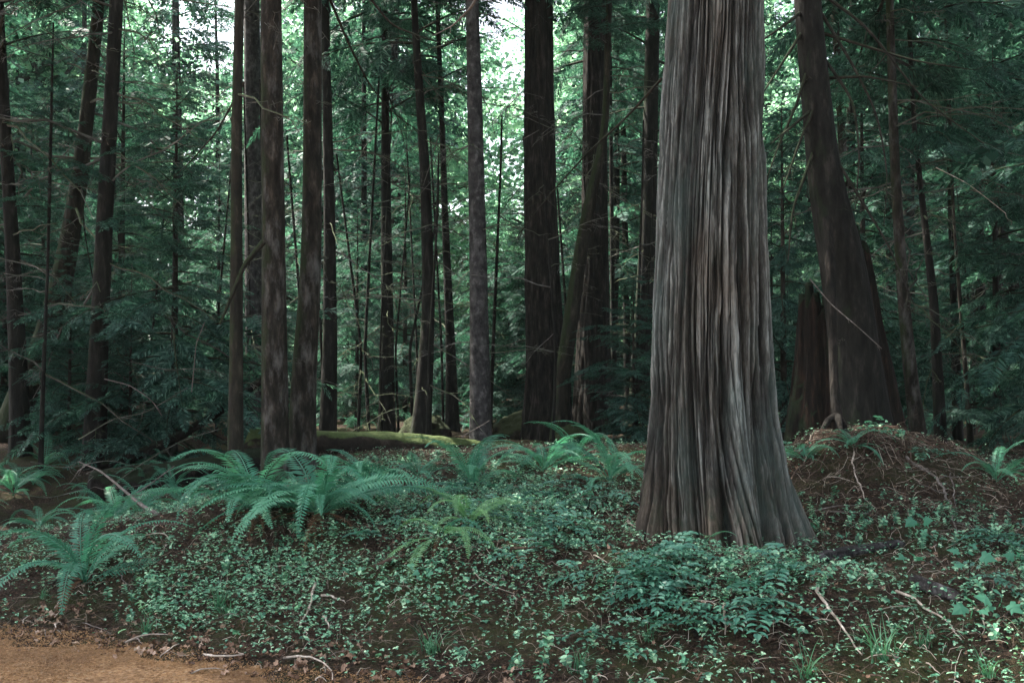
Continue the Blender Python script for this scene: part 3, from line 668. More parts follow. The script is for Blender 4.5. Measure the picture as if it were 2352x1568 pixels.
young('young hemlock in front of the far wood between the two dark trunks left of centre', 930, 21, 5.5, 1., 3)
# scattered understorey
mid = []
for k in range(32):
    d = random.uniform(17, 42); u = random.uniform(-250, 2600)
    H = random.uniform(3.0, 7.5)
    if 1060 < u < 1210: H = min(H, 4.5)
    t = young('dark young conifer standing among the trunks deep in the shaded wood', u, d, H, random.uniform(.8, 1.1), random.randrange(4), 'young conifers deep in the wood', random.uniform(0, 6))
for k in range(34):
    young('low young conifer filling the far shade between the trunks', random.uniform(-100, 2450), random.uniform(21, 38), random.uniform(2.6, 5.0), random.uniform(1.0, 1.3), random.randrange(4), 'low young conifers in the far shade', random.uniform(0, 6))
# tall trees behind: one prototype of each kind, then copies
def tall(label, H, nm, mats, cm, r=.12, z0=.25):
    t = thing(nm, label, 'tree', (0, 200, 0))
    link('trunk', trunk_mesh([(0, 0, -.5), (.1, 0, H*.3), (-.05, 0, H*.7), (0, 0, H)], [r*1.25, r, r*.6, .01], 12, mats, .05, nv=24, flare=.2), t)
    link('crown', cm, t, (0, 0, H*z0), None, (H*(1-z0)*1.1, H*(1-z0)*1.1, H*(1-z0)))
    for q in range(9):
        link('dead_branch', random.choice(DEAD), t, (0, 0, random.uniform(1.2, H*z0+1)), (random.uniform(-.4, .3), 0, random.uniform(0, 6)), random.uniform(.9, 2.2))
    return t
protoD = [tall('', H, 'conifer_tree', M_BARKD, CROWN_M[k % 3], r, z0) for k, (H, r, z0) in enumerate([(19, .13, .28), (22, .17, .34), (16, .09, .2), (24, .2, .4)])]
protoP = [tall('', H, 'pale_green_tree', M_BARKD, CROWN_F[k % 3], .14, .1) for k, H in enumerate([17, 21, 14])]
def place(protos, used, u, d, lab, grp, sc):
    k = random.randrange(len(protos)); p = at(u, 850, d)
    t = protos[k] if k not in used else copy_tree(protos[k]); used.add(k)
    t.location = (p[0], p[1], float(ground(p[0], p[1]))); t.rotation_euler = (random.uniform(-.03, .03), random.uniform(-.03, .03), random.uniform(0, 6)); t.scale = (sc,)*3
    t['label'] = lab; t['group'] = grp
usedD, usedP = set(), set()
k = 0
while k < 50:
    d = random.uniform(18.5, 44); u = random.uniform(-500, 2850)
    if abs(u-1160) < 30+4600/d: continue
    if abs(u-480) < 30: continue
    if -100 < u < 420 and random.random() < .8: continue
    if d < 22 and 760 < u < 1500: continue
    place(protoD, usedD, u, d, 'slender dark conifer standing deep in the wood behind the nearer trunks', 'slender conifers deep in the wood', random.uniform(.85, 1.1)); k += 1
k = 0
while k < 80:
    d = random.uniform(36, 70); u = random.uniform(-600, 2950)
    sc_ = random.uniform(.75, 1.2)
    if abs(u-1160) < 40+5500/d: sc_ = random.uniform(.45, .62)*d/55
    elif abs(u-480) < 40+4500/d: sc_ = random.uniform(.8, .95)*d/50
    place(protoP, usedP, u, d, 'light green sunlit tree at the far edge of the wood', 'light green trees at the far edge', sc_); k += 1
N_ = 2600; X = rng.uniform(-95, 95, N_); Y = rng.uniform(74, 96, N_); Zc = rng.uniform(0, 1, N_)**.8*(5.5+6*fbm(X*.12, Y*.1, 0, 90))
P = np.repeat(np.stack([X, Y, ground(X, Y, False)+Zc], -1), 55, 0); P = P+rng.normal(0, .9, P.shape)*[1, 1, .6]; n = len(P)
M = frames(rng.normal(0, 1, (n, 3)), rng.normal(0, .7, (n, 3))+[0, 0, .8])*(rng.uniform(.2, .42, n))[:, None, None]
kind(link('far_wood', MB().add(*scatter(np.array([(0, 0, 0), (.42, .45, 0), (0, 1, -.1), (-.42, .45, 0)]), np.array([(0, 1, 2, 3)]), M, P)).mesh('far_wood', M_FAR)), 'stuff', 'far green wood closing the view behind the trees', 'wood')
# conifers added outside the frame and behind the camera for their shade
for (x, y) in ((-7.6, 9.8), (-12, 13), (-8.7, 13), (-10, 17.5), (-13, 17), (-9.9, 9.8), (7.2, 10.5), (10, 12), (7, 6), (7.5, 3), (4.4, 1.2), (9, -2), (-13, -9), (-3, -9), (1.5, -10), (5, -7.5), (9, -8), (-9.5, -12), (12, -11)):
    k = random.randrange(len(protoD)); t = copy_tree(protoD[k]); t.location = (x, y, float(ground(x, y))); t.scale = (1, 1, 1)
    t['label'] = 'slender dark conifer added outside the picture to shade the bank and trunks'; t['group'] = 'conifers added for shade'

# ------------------------------------------------------------------ ferns
def frond(arc, L=1., np_=38, wmax=.10, m=M_FERN):
    """frond of unit length rising then arching along +Y"""
    s = np.linspace(0, 1, 14); ang = arc[0]+(arc[1]-arc[0])*s**1.1; ds = L/13
    P = np.zeros((14, 3)); P[1:, 1] = np.cumsum(np.cos(ang[:-1]))*ds; P[1:, 2] = np.cumsum(np.sin(ang[:-1]))*ds
    P[:, 0] = rng.uniform(-.10, .10)*s*s
    mb = MB().add(*tube(P, np.linspace(.006, .0015, 14), 4), 0)
    Vt = []
    for k in range(np_):
        q = .14+.86*(k+.5)/np_; p = np.array([np.interp(q, s, P[:, c]) for c in range(3)])
        tg = norm(np.array([np.interp(min(q+.03, 1), s, P[:, c])-np.interp(q-.03, s, P[:, c]) for c in range(3)]))
        up_ = np.cross([1., 0, 0], tg)
        wl = wmax*min(1, (q-.08)*6)*(1-max(0, q-.35)/.67)**.75+.004
        for sg in (-1, 1):
            dd = norm(np.array([sg, 0, 0])*.93+tg*.38-up_*rng.uniform(.05, .3)); e = p+dd*wl*rng.uniform(.88, 1.08)
            b2 = tg*(.0165*(.5+.5*(wl/wmax))); b2 = b2*rng.uniform(.7, 1.1); Vt += [p-b2*.6, p+(e-p)*.45-b2*.55+up_*.002, e+tg*rng.uniform(-.006, .006), p+(e-p)*.35+b2*.75]
    Vt = np.array(Vt); mb.add(Vt, np.arange(len(Vt)).reshape(-1, 4), 0)
    return mb.mesh('frond', [m, M_TWIG])
ARCS = [(1.15, -1.2), (.95, -.8), (.7, -.8), (1.3, -.7), (.55, -1.1), (1.0, -1.5)]
FR = [frond(a) for a in ARCS]; FRL = [frond(a, m=M_FERNL) for a in ARCS]; FRD = [frond((.2, -1.2), m=M_FERND, np_=20, wmax=.05), frond((-.1, -1.), m=M_FERND, np_=20, wmax=.05)]
ARCN = [frond(a, np_=26) for a in ARCS]
def fern(label, u, v, size, n=14, lib=FR, dead=5, group=None, pos=None, az=None, lean=0.):
    p = gp(u, v) if pos is None else pos
    t = thing('fern', label, 'fern', p, 0, group)
    a0 = random.uniform(0, 6)
    for k in range(n):
        a = a0+k*2.4+random.uniform(-.3, .3) if az is None else random.uniform(*az)
        link('frond', random.choice(lib), t, (0, 0, .0), (random.gauss(.10, .16)-lean, random.gauss(0, .22), a), size*1.12*random.uniform(.6, 1.1))
    for k in range(dead):
        link('dead_frond', random.choice(FRD), t, (0, 0, .02), (0, random.uniform(-.3, .3), random.uniform(0, 6)), size*random.uniform(.5, .8))
fern('large bright sword fern arching in front of the bent brown trunk', 735, 1190, 1.0, 30, dead=9)
fern('sword fern spreading left of the largest fern below the slim mossy trunk', 590, 1180, .95, 22, dead=7)
fern('sword fern behind and right of the largest fern', 850, 1155, .75, 14)
fern('sword fern with long fronds at the lower left beside the path', 195, 1345, .95, 14, dead=6)
fern('sword fern with upright fronds below the middle of the mossy log', 1085, 1130, .85, 15)
fern('darker sword fern at the right end of the mossy log', 1250, 1085, .85, 15)
fern('sword fern close to the left side of the great cedar', 1400, 1110, .85, 13)
fern('small sword fern behind the cedar side fern', 1320, 1065, .7, 12)
fern('pale yellow green fern in the middle of the bank', 1075, 1215, .7, 10, FRL, 2)
fern('light green fern with long flat fronds left of the pale fern', 1010, 1240, .65, 9, FRL+FR, 2, lean=.3)
fern('shaded fern in the hollow below the bare fallen branch', 270, 1195, .75, 14)
fern('shaded fern in the hollow at the far left', 90, 1215, .55, 11)
fern('shaded fern at the foot of the rotting log', 420, 1165, .6, 11)
fern('small fern just left of the great fern between moss and trunk foot', 500, 1130, .6, 10)
fern('dim fern under the left trunks', 30, 1140, .6, 10)
fern('dim fern in front of the leaning dead trunk', 330, 1120, .6, 10)
fern('small fern growing at the log right of the bent trunk', 960, 1100, .5, 10)
fern('small leafy fern on top of the stump mound', 1960, 1030, .40, 12)
fern('low fern right of the stump mound in shade', 2290, 1110, .55, 12)
fern('low fern at the left flank of the stump mound', 1850, 1060, .4, 10)
fern('single young fern against the foot of the great cedar', 1615, 1255, .26, 3, dead=0)
for k in range(16):
    d = random.uniform(9.6, 13.2); p = at(random.uniform(-160, 420), 900, d); p[2] = float(ground(p[0], d))
    fern('dim fern in the dark hollow around the rotting log', 0, 0, random.uniform(.4, .75), 10, ARCN, 3, 'ferns in the dark hollow', p)
for k in range(24):
    d = random.uniform(15.5, 21); u = random.uniform(-150, 2500)
    p = at(u, 900, d); p[2] = float(ground(p[0], d))
    fern('dim small fern among the trunks behind the log', 0, 0, random.uniform(.5, .9), 9, ARCN, 1, 'ferns among the far trunks', p)

# ------------------------------------------------------------------ low plants
def leaflet(L=1., w=.36, fold=.10, tip=.15):       # pointed leaf along +Y, folded on its midrib
    V = np.array([(0, 0, 0), (-w*.8, .28, fold), (-w, .5, fold), (-w*.55, .8, fold*.4), (0, 1, -tip), (w*.55, .8, fold*.4), (w, .5, fold), (w*.8, .28, fold), (0, .5, -.0)])*L
    F = np.array([(0, 8, 2, 1), (8, 4, 3, 2), (0, 7, 6, 8), (8, 6, 5, 4)]); return V, F
LT = leaflet()
def randM(n, size, tilt, az=None):
    a = rng.uniform(0, 2*pi, n) if az is None else az; s = rng.normal(0, tilt, n)
    D = np.stack([np.cos(a), np.sin(a), s], -1); U = np.array([0, 0, 1.])+rng.normal(0, .3, (n, 3))
    return frames(D, U)*np.broadcast_to(size, (n,))[:, None, None]
def compound(n, r0=.0, ang=(0, 2.1, -2.1), sl=.5):    # clover-like trio with centre at the origin
    mb = MB()
    for a in ang:
        M = frames(np.array([[sin(a), cos(a), .05]]), np.array([[0, 0, 1.]])); mb.add(*scatter(LT[0]*np.array([1.25, 1, 1]), LT[1], M, np.zeros((1, 3))))
    return mb.arrays()
TRIO = compound(3)
SIX = compound(6, ang=[k*pi/3 for k in range(6)])
# ground cover: thousands of small leaves, denser in the green patches
N = 520000
X = rng.uniform(-4.6, 6.2, N); Y = rng.uniform(3.2, 13, N); s_ = edge_s(X, Y)
U_, V_ = pix(np.stack([X, Y, ground(X, Y, False)], -1))
nz = fbm(X*1.5, Y*1.5, 0, 71); n2 = fbm(X*5, Y*5, 0, 72, 2)
green = np.exp(-((U_-560)/420)**2-((V_-1370)/120)**2)*1.0+np.exp(-((U_-1900)/500)**2-((V_-1480)/110)**2)*.12+np.exp(-((U_-1000)/350)**2-((V_-1200)/110)**2)*.5+np.exp(-((U_-1500)/400)**2-((V_-1330)/80)**2)*.5
dens = (.09+.50*green)*sst(.44, .60, nz+.22*green+.6*(n2-.5))+.035
dens *= sst(-.02, .45, s_)*(Y > 3.3)
dens *= 1-.85*np.exp(-((U_-2000)/230)**2-((V_-1110)/70)**2)
dens *= np.clip((U_ > -60)*(U_ < 2420), 0, 1)*np.clip(1.35-(Y-6)*.16, .12, 1)
cd = np.hypot(X-1.5, Y-7.4) > .50
k = (rng.random(N) < dens) & cd
X, Y = X[k], Y[k]; n = len(X); Z = ground(X, Y)+rng.uniform(.005, .10, n)*(.5+fbm(X*3, Y*3, 0, 3))
mb = MB(); T = np.stack([X, Y, Z], -1); six = rng.random(n) < .3
size = rng.uniform(.007, .017, n)*(1+1.1*(rng.random(n) < .06))
M = randM(n, size, .35); M2 = M.copy()
# leaves tip towards the light of the path (nearer side)
mb.add(*scatter(TRIO[0], TRIO[1], M[~six], T[~six])); mb.add(*scatter(SIX[0], SIX[1], M[six]*.8, T[six]))
print('cover plants', n)
kind(link('ground_cover', mb.mesh('ground_cover', M_COVER)), 'stuff', 'carpet of small light green leaves creeping over the bank', 'ground cover')

# taller leafy sprigs standing in drifts
def sprig():
    mb = MB(); h = 1.; c = rng.uniform(-.2, .2); D, T, z = [], [], []
    for k in range(5):
        q = .3+.7*k/4; n_ = rng.integers(2, 4)
        for a in np.arange(n_)*2*pi/n_+k*1.3: D.append((cos(a), sin(a), rng.uniform(-.1, .5))); T.append((c*q*q, 0, q)); z.append(.30*(1.15-.5*abs(q-.6)))
    M = frames(np.array(D), np.array([[0, 0, 1.]]*len(D)))*np.array(z)[:, None, None]; mb.add(*scatter(LT[0], LT[1], M, np.array(T)))
    mb.add(*twigs(np.array([(0, 0, 0.)]), np.array([(c, 0, 1.)]), np.array([.012]), None, 3, 4, .0)); return mb.arrays()
SG = [sprig() for _ in range(5)]
N = 30000; X = rng.uniform(-4.6, 6.2, N); Y = rng.uniform(3.3, 12, N); s_ = edge_s(X, Y)
dn = sst(.50, .66, fbm(X*1.2+9, Y*1.2, 0, 171)+.25*(fbm(X*6, Y*6, 0, 172, 2)-.5))*sst(.15, .6, s_)*(np.hypot(X-1.5, Y-7.4) > .50)*np.clip(1.5-(Y-5.5)*.15, .2, 1)
dn *= 1-.8*gs(X, Y, 3.45, 9.6, 1.3, 1.2)
k = rng.random(N) < dn*np.where(X > 1.2, .16, .32); X, Y = X[k], Y[k]; n = len(X); hh = rng.uniform(.04, .12, n); D = np.stack([rng.normal(0, .3, n), rng.normal(-.15, .3, n), np.ones(n)], -1)
M = frames(np.cross(D, rng.normal(0, 1, (n, 3))), D)*hh[:, None, None]; T = np.stack([X, Y, ground(X, Y)-.005], -1); mb = MB(); pk = rng.integers(0, 5, n)
for q in range(5): mb.add(*scatter(SG[q][0], SG[q][1], M[pk == q], T[pk == q]))
kind(link('leafy_sprigs', mb.mesh('leafy_sprigs', M_COVER)), 'stuff', 'drifts of low leafy green sprigs on the bank', 'undergrowth')

# fine twigs, needles and roots littering the floor
N = 130000
X = rng.uniform(-4.6, 6.5, N); Y = rng.uniform(3.2, 13, N); s_ = edge_s(X, Y)
mo = gs(X, Y, 3.6, 9.2, 1.3, 1.3)
k = (rng.random(N) < np.clip(.35+.2*mo, 0, 1)*sst(-.1, .3, s_)) & (np.hypot(X-1.5, Y-7.4) > .50)
X, Y, mo = X[k], Y[k], mo[k]; n = len(X); L = rng.uniform(.03, .16, n)*(1+.9*mo); a = rng.uniform(0, 2*pi, n)
A = np.stack([X, Y, ground(X, Y)+rng.uniform(0, .04, n)], -1); X2 = X+np.cos(a)*L; Y2 = Y+np.sin(a)*L
B = np.stack([X2, Y2, ground(X2, Y2)+rng.uniform(0, .06, n)], -1)
kind(link('twig_litter', MB().add(*twigs(A, B, rng.uniform(.0010, .0026, n)*(1+.5*mo), rng.uniform(0, .03, n), 3, 4, .06)).mesh('twig_litter', M_LITTER)), 'stuff', 'fine brown twigs littering the forest floor', 'twig litter')
# dead leaves
def dead_t():
    a = np.linspace(0, 2*pi, 12, endpoint=False); r = 1+rng.uniform(.1, .4)*np.cos(rng.integers(3, 6)*a+rng.uniform(0, 6))+rng.uniform(-.2, .2, 12); V = [(0, 0, 0)]+[(r[i]*cos(a[i])*.5, r[i]*sin(a[i])*.5, rng.uniform(-.12, .22)) for i in range(12)]
    V = np.array(V)*[rng.uniform(.5, 1), 1, 1.6]; return V, np.array([(0, 1+i, 1+(i+1) % 12) for i in range(12)])
DT = [dead_t() for _ in range(4)]
N = 26000
X = rng.uniform(-4.6, 5, N); Y = rng.uniform(3.2, 11.5, N); s_ = edge_s(X, Y)
U_, V_ = pix(np.stack([X, Y, ground(X, Y, False)], -1))
dn = .95*np.exp(-((s_-.16)/.26)**2)*sst(.30, .5, fbm(X*2, Y*2, 0, 88)+.1)+.22*sst(.2, .6, s_)
k = (rng.random(N) < dn) & (np.hypot(X-1.5, Y-7.4) > .50); X, Y = X[k], Y[k]; n = len(X)
T = np.stack([X, Y, ground(X, Y)+rng.uniform(.006, .03, n)], -1); M = randM(n, rng.uniform(.012, .036, n)*(1+.5*(np.abs(s_[k]-.16) < .3)), .4); mb = MB(); pk = rng.integers(0, 4, n)
for q in range(4): mb.add(*scatter(DT[q][0], DT[q][1], M[pk == q], T[pk == q]))
kind(link('leaf_litter', mb.mesh('leaf_litter', M_DEADLEAF)), 'stuff', 'crumpled dead leaves along the edge of the path', 'leaf litter')
# loose stones of the path
N = 60000; X = rng.uniform(-3.6, -.2, N); Y = rng.uniform(4.6, 6.6, N); s_ = edge_s(X, Y); k = s_ < .12*rng.random(N)+.3*(fbm(X*2, Y*2, 0, 61)-.4); X, Y = X[k], Y[k]; n = len(X)
oc = np.array([(1, 0, 0), (0, 1, 0), (-1, 0, 0), (0, -1, 0), (0, 0, .6), (0, 0, -.5)], float); of = np.array([(0, 1, 4), (1, 2, 4), (2, 3, 4), (3, 0, 4)])
kind(link('gravel', MB().add(*scatter(oc, of, randM(n, rng.uniform(.002, .006, n)*(1+1.2*(rng.random(n) < .03)), .3), np.stack([X, Y, np.maximum(ground(X, Y), 0)+.012], -1))).mesh('gravel', M_PATH)), 'stuff', 'loose fine gravel lying on the path', 'gravel')

# glossy pinnate plants
def pinnate(nl=6, L=.24, w=.3):
    """arched leaf of paired leaflets, along +Y"""
    s = np.linspace(0, 1, 10); P = np.stack([0*s, s*L*.95, L*(.35*s-.5*s*s)], -1); mb = MB().add(*tube(P, np.linspace(.0022, .001, 10), 3), 1)
    D, T, sz = [], [], []
    for k in range(nl):
        q = .25+.72*k/(nl-1); p = np.array([np.interp(q, s, P[:, c]) for c in range(3)])
        for sg in (-1, 1): D.append((sg, .45, rng.uniform(-.25, .1))); T.append(p); sz.append(L*.27*(1-.35*abs(q-.45)))
    D.append((0, 1, -.3)); T.append(P[-1]); sz.append(L*.25)
    M = frames(np.array(D, float), np.array([[0, 0, 1.]]*len(D)))*np.array(sz)[:, None, None]
    mb.add(*scatter(LT[0]*np.array([.82, 1, 1]), LT[1], M, np.array(T)), 0); return mb.arrays(), mb
PIN = [pinnate(random.choice([4, 5, 6]), .24)[1] for _ in range(4)]
PINV = [np.concatenate(p.v) for p in PIN]
def pin_plant(nleaf, hgt, spread=1.):
    mb = MB(); A, B = [], []
    for k in range(nleaf):
        a = k*2.4+rng.uniform(-.4, .4); z = hgt*rng.uniform(.35, 1); q = rng.integers(0, 4); sc = rng.uniform(.6, 1.1)*spread
        M = frames(np.array([[cos(a), sin(a), rng.uniform(-.1, .45)]]), np.array([[0, 0, 1.]]))*sc; T = np.array([[rng.normal(0, .02), rng.normal(0, .02), z]])
        off = mb.n; mb.v.append((PINV[q]@M[0].T)+T[0])
        for F, m in zip(PIN[q].q, PIN[q].mq): mb.q.append(F+off); mb.mq.append(m)
        mb.n += len(PINV[q]); A.append((0, 0, -.02)); B.append(T[0])
    mb.add(*twigs(np.array(A, float), np.array(B), np.full(len(A), .003), None, 3, 4, .03), 1)
    return mb.mesh('pinnate_plant', [M_GRAPE, M_TWIG])
PP = [pin_plant(random.randint(3, 5), random.uniform(.08, .18)) for _ in range(7)]
def plant(lib, name, label, cat, p, grp=None, sc=1.):
    o = link(name, random.choice(lib), None, p, (random.uniform(-.15, .15), random.uniform(-.15, .15), random.uniform(0, 6)), sc); return tag(o, label, cat, grp)
spots = []
def scatter_px(n, cu, cv, su, sv, vmin=1120):
    r = []
    while len(r) < n:
        u, v = random.gauss(cu, su), random.gauss(cv, sv)
        if v < vmin or v > 1600 or (1430 < u < 1860 and v < 1255): continue
        r.append(gp(u, v))
    return r
for p in scatter_px(30, 1250, 1210, 150, 50)+scatter_px(20, 1650, 1320, 150, 35, 1275)+scatter_px(16, 1620, 1420, 130, 50)+scatter_px(12, 1060, 1160, 110, 30, 1100)+scatter_px(6, 2350, 1300, 150, 80):
    plant(PP, 'pinnate_plant', 'low plant with glossy paired leaflets growing on the bank around the great cedar', 'plant', p, 'glossy pinnate plants on the bank', random.uniform(.6, 1.1))

# broad leaved seedlings
def maple_leaf():
    prof = [(0, 0), (.30, -.10), (.52, .12), (.36, .25), (.62, .52), (.34, .50), (.22, .68), (0, 1.05)]
    R_ = [(x, y) for x, y in prof]; Lm = [(-x, y) for x, y in prof[1:-1]][::-1]
    pts = R_+Lm; V = [(0, .3, .03)]+[(x, y, -.18*abs(x)-.15*max(0, y-.4)+rng.uniform(-.02, .03)) for x, y in pts]
    n = len(pts); return np.array(V), np.array([(0, 1+i, 1+(i+1) % n) for i in range(n)])
ML = maple_leaf()
def seedling(label, u, v, hpx, leaves, size, nm='maple_seedling'):
    size *= .82; p = gp(u, v); t = thing(nm, label, 'seedling', p); d = p[1]; mb = MB()
    h = hpx/F_PX*d; mb.add(*tube([(0, 0, -.02), (.01, 0, h*.5), (0, .01, h)], [.004, .003, .002], 5))
    ls = []
    for k in range(leaves):
        a = k*2.2+random.uniform(-.4, .4)+1; z = h*(1-.13*k*random.uniform(.6, 1)); pet = size*random.uniform(.4, .8)
        e = np.array([cos(a)*pet, sin(a)*pet, z+.3*pet]); mb.add(*tube([(0, 0, z), e*[.5, .5, 1], e], .0016, 4)); ls.append((e, a))
    link('stem', mb.mesh('stem', M_TWIG), t)
    for e, a in ls:
        D = np.array([[cos(a), sin(a), random.uniform(-.7, .45)]]); U = np.array([[0, -.9, 1.]])+rng.normal(0, .45, (1, 3)); M = frames(D, U)*size*random.uniform(.55, 1.05)
        link('leaf', MB().add(*scatter(ML[0], ML[1], M, e[None])).mesh('leaf', M_MAPLE), t)
seedling('tall green seedling with three lobed leaves standing out right of the dark broken log', 2112, 1245, 55, 5, .10)
seedling('seedling with one star shaped leaf between great cedar and twig mound', 1948, 1262, 30, 2, .09)
seedling('broad leaved seedling with a tilted top leaf near the right edge', 2225, 1330, 65, 5, .11)
seedling('seedling with wide flat leaves low at the right above the long pale stick', 2235, 1440, 45, 4, .11)
seedling('cluster of wide lobed leaves at the right edge', 2300, 1430, 50, 5, .11)
seedling('small seedling touching the right foot of the great cedar', 1862, 1225, 22, 3, .07)
seedling('light green seedling at the very right edge', 2345, 1320, 40, 4, .09)
seedling('seedling with folded leaves below the tall green seedling', 2090, 1310, 30, 3, .09)
seedling('small pale lobed seedling on the lower right bank', 1700, 1470, 25, 4, .05)
seedling('pale seedling with drooping leaves in the centre of the bank', 975, 1345, 30, 5, .07)

# grass tufts
def tuft_mesh(n=36, h=.25):
    mb = MB(); V = []
    for k in range(n):
        a = rng.uniform(0, 2*pi); l = h*rng.uniform(.5, 1.2); lean_ = rng.uniform(.3, 1.3); w_ = rng.uniform(.0025, .005)
        s = np.linspace(0, 1, 5); x = lean_*l*s**1.5; z = l*(s-.45*lean_*s**2.5); dx, dy = cos(a), sin(a); b = rng.normal(0, .02, 2)
        for q in range(5):
            ww_ = w_*(1-s[q]*.95)
            V += [(b[0]+x[q]*dx-dy*ww_, b[1]+x[q]*dy+dx*ww_, z[q]), (b[0]+x[q]*dx+dy*ww_, b[1]+x[q]*dy-dx*ww_, z[q])]
    F = [(k*10+2*q, k*10+2*q+1, k*10+2*q+3, k*10+2*q+2) for k in range(n) for q in range(4)]
    return mb.add(V, F).mesh('grass_tuft', M_GRASS)
TF = [tuft_mesh(random.randint(24, 44), random.uniform(.18, .28)) for _ in range(4)]
for u, v, lb, sc in ((500, 1400, 'bright grass tuft in the middle of the green patch on the lower left bank', 1.), (520, 1420, 'grass tuft right behind the path litter at lower left', .8), (335, 1455, 'grass tuft just above the path at the left', .75),
                     (990, 1500, 'dense dark green grass tuft at the bottom centre', 1.1), (2030, 1520, 'arching grass tuft at the bottom right', 1.2), (1855, 1560, 'upright grass tuft at the bottom edge right of centre', 1.),
                     (2120, 1490, 'grass tuft right of the arching tuft near the pale stick', .9), (100, 1375, 'thin grass tuft under the lower left fern', .6), (655, 1345, 'small grass tuft below the great fern', .6),
                     (1330, 1545, 'sparse grass tuft at the bottom right of centre', .8), (1490, 1480, 'thin grass tuft on the brown slope below the great cedar', .7), (2270, 1560, 'grass tuft in the bottom right corner', .9)):
    plant(TF, 'grass_tuft', lb, 'grass tuft', gp(u, v), None, sc)

# ------------------------------------------------------------------ sticks and branches on the ground
def stick(label, pts, r, m=M_STICK, lift=.01, name='stick', group=None, tw=0, r1=.35):
    G = np.array([gp(u, v) for u, v in pts]); c = G[0].copy()
    L = np.concatenate([[0], np.cumsum(np.linalg.norm(np.diff(G, axis=0), axis=1))]); n = max(8, int(L[-1]/.05)); s = np.linspace(0, L[-1], n)
    Q = np.stack([np.interp(s, L, G[:, k]) for k in range(3)], -1)
    Q[:, 2] = np.maximum(Q[:, 2], ground(Q[:, 0], Q[:, 1]))
    for _ in range(4): Q[1:-1] = .25*Q[:-2]+.5*Q[1:-1]+.25*Q[2:]
    Q[:, 2] += r+lift+.02*np.sin(np.linspace(0, pi, n)); Q[:, :2] += rng.normal(0, .004, (n, 2))+.035*(np.stack([vn(s*7, r*999, 0, 5), vn(s*7, r*777, 0, 6)], -1)-.5)
    mb = MB().add(*tube(Q-c, np.linspace(r, r*r1, n), 7))
    for _ in range(tw):
        k = rng.integers(2, n); l = L[-1]*rng.uniform(.08, .25); D = norm(Q[min(k, n-1)]-Q[k-2])+rng.normal(0, .5, 3); D[2] = abs(D[2])*.4
        mb.add(*twigs((Q[k-1]-c)[None], (Q[k-1]-c+norm(D)*l)[None], np.array([r*.4]), None, 4, 6, .05))
    return tag(link(name, mb.mesh(name, m, True), None, c), label, 'stick', group)
stick('pale straight stick leaning down the slope below the great cedar\'s right foot', [(1868, 1352), (1905, 1420), (1975, 1512)], .011)
stick('pale broken stick pointing to the bottom right corner', [(2065, 1370), (2130, 1420), (2210, 1480)], .009)
stick('pale curved stick hanging over the twig mound', [(1962, 1042), (1966, 1110), (1985, 1150), (2010, 1178)], .008)
stick('thin pale stick crossing the curved one on the mound', [(1895, 1105), (1940, 1115), (1975, 1125)], .006)
stick('long thin grey stick lying at the foot of the mound', [(1850, 1185), (1920, 1180), (2005, 1172)], .006, M_TWIGG)
stick('second long grey stick at the foot of the mound slanting right', [(1890, 1180), (1950, 1190), (2040, 1198)], .006, M_TWIGG)
stick('grey arched branch descending the right flank of the mound', [(2080, 1060), (2150, 1110), (2185, 1180), (2200, 1235)], .012, M_TWIGG, tw=5)
stick('thin branch right of the grey arched branch', [(2180, 1090), (2190, 1150), (2196, 1200)], .006, M_TWIGG)
stick('long straight branch leaning on the left of the mound', [(1812, 1120), (1830, 1095), (1850, 1070)], .008, M_STICKD, r1=.7)
stick('curved pale stick left of the dark hole in the bank, upper', [(725, 1350), (722, 1400), (705, 1440), (690, 1450)], .010, tw=2)
stick('pale forked stick on the lower left bank', [(740, 1375), (765, 1385), (800, 1398)], .008, tw=3)
stick('short pale stick beside the forked stick', [(745, 1425), (752, 1450)], .009)
stick('pale stick lying on leaves left above the path', [(280, 1485), (340, 1472), (395, 1468)], .007)
stick('long pale twig lying across the path edge', [(465, 1510), (480, 1520), (560, 1530), (575, 1525), (540, 1510)], .007)
stick('pale twig at the lower edge right of the path', [(645, 1520), (700, 1520), (740, 1540), (775, 1568)], .007)
stick('thin stick half buried at the path edge', [(440, 1555), (520, 1545)], .005)
stick('tiny pale stick near the left of the path edge', [(120, 1445), (135, 1462)], .006)
stick('brown stick slanting across the middle slope', [(865, 1310), (890, 1302), (940, 1285)], .014, M_STICKD, r1=.8)
stick('thin curved twig on the middle slope', [(1090, 1315), (1105, 1350), (1140, 1365), (1180, 1372)], .005)
stick('dark horizontal stick in the centre of the bank', [(1170, 1268), (1220, 1274), (1300, 1268)], .009, M_STICKD)
stick('thin pale twig standing on the slope below the cedar', [(1418, 1325), (1405, 1380), (1385, 1410)], .006)
stick('short brown stick under the glossy leaves', [(1665, 1395), (1672, 1470)], .010)
stick('thin curved root at the right bottom', [(2240, 1410), (2265, 1440), (2250, 1480)], .006)
stick('fine pale twig left of the great cedar foot', [(1440, 1200), (1460, 1225), (1475, 1250)], .007)
stick('pale thin twig below the lower left fern', [(100, 1285), (150, 1278), (190, 1270)], .006)
stick('thin arched twig above the lower left bank', [(320, 1240), (370, 1235), (400, 1255)], .005)
for k in range(170):
    u, v = random.uniform(-20, 2380), random.uniform(1180, 1590)
    if (1430 < u < 1870 and v < 1265) or (u < 600 and v > 1490): continue
    a = random.uniform(0, pi); l = random.uniform(18, 80)
    stick('thin dry stick lying among leaves on the bank', [(u, v), (u+l*.5*cos(a)+random.uniform(-8, 8), v+.3*l*sin(a)), (u+l*cos(a), v+.5*l*sin(a))], random.uniform(.002, .005), random.choice([M_STICK, M_STICKD, M_TWIGG]), group='thin sticks lying on the bank')
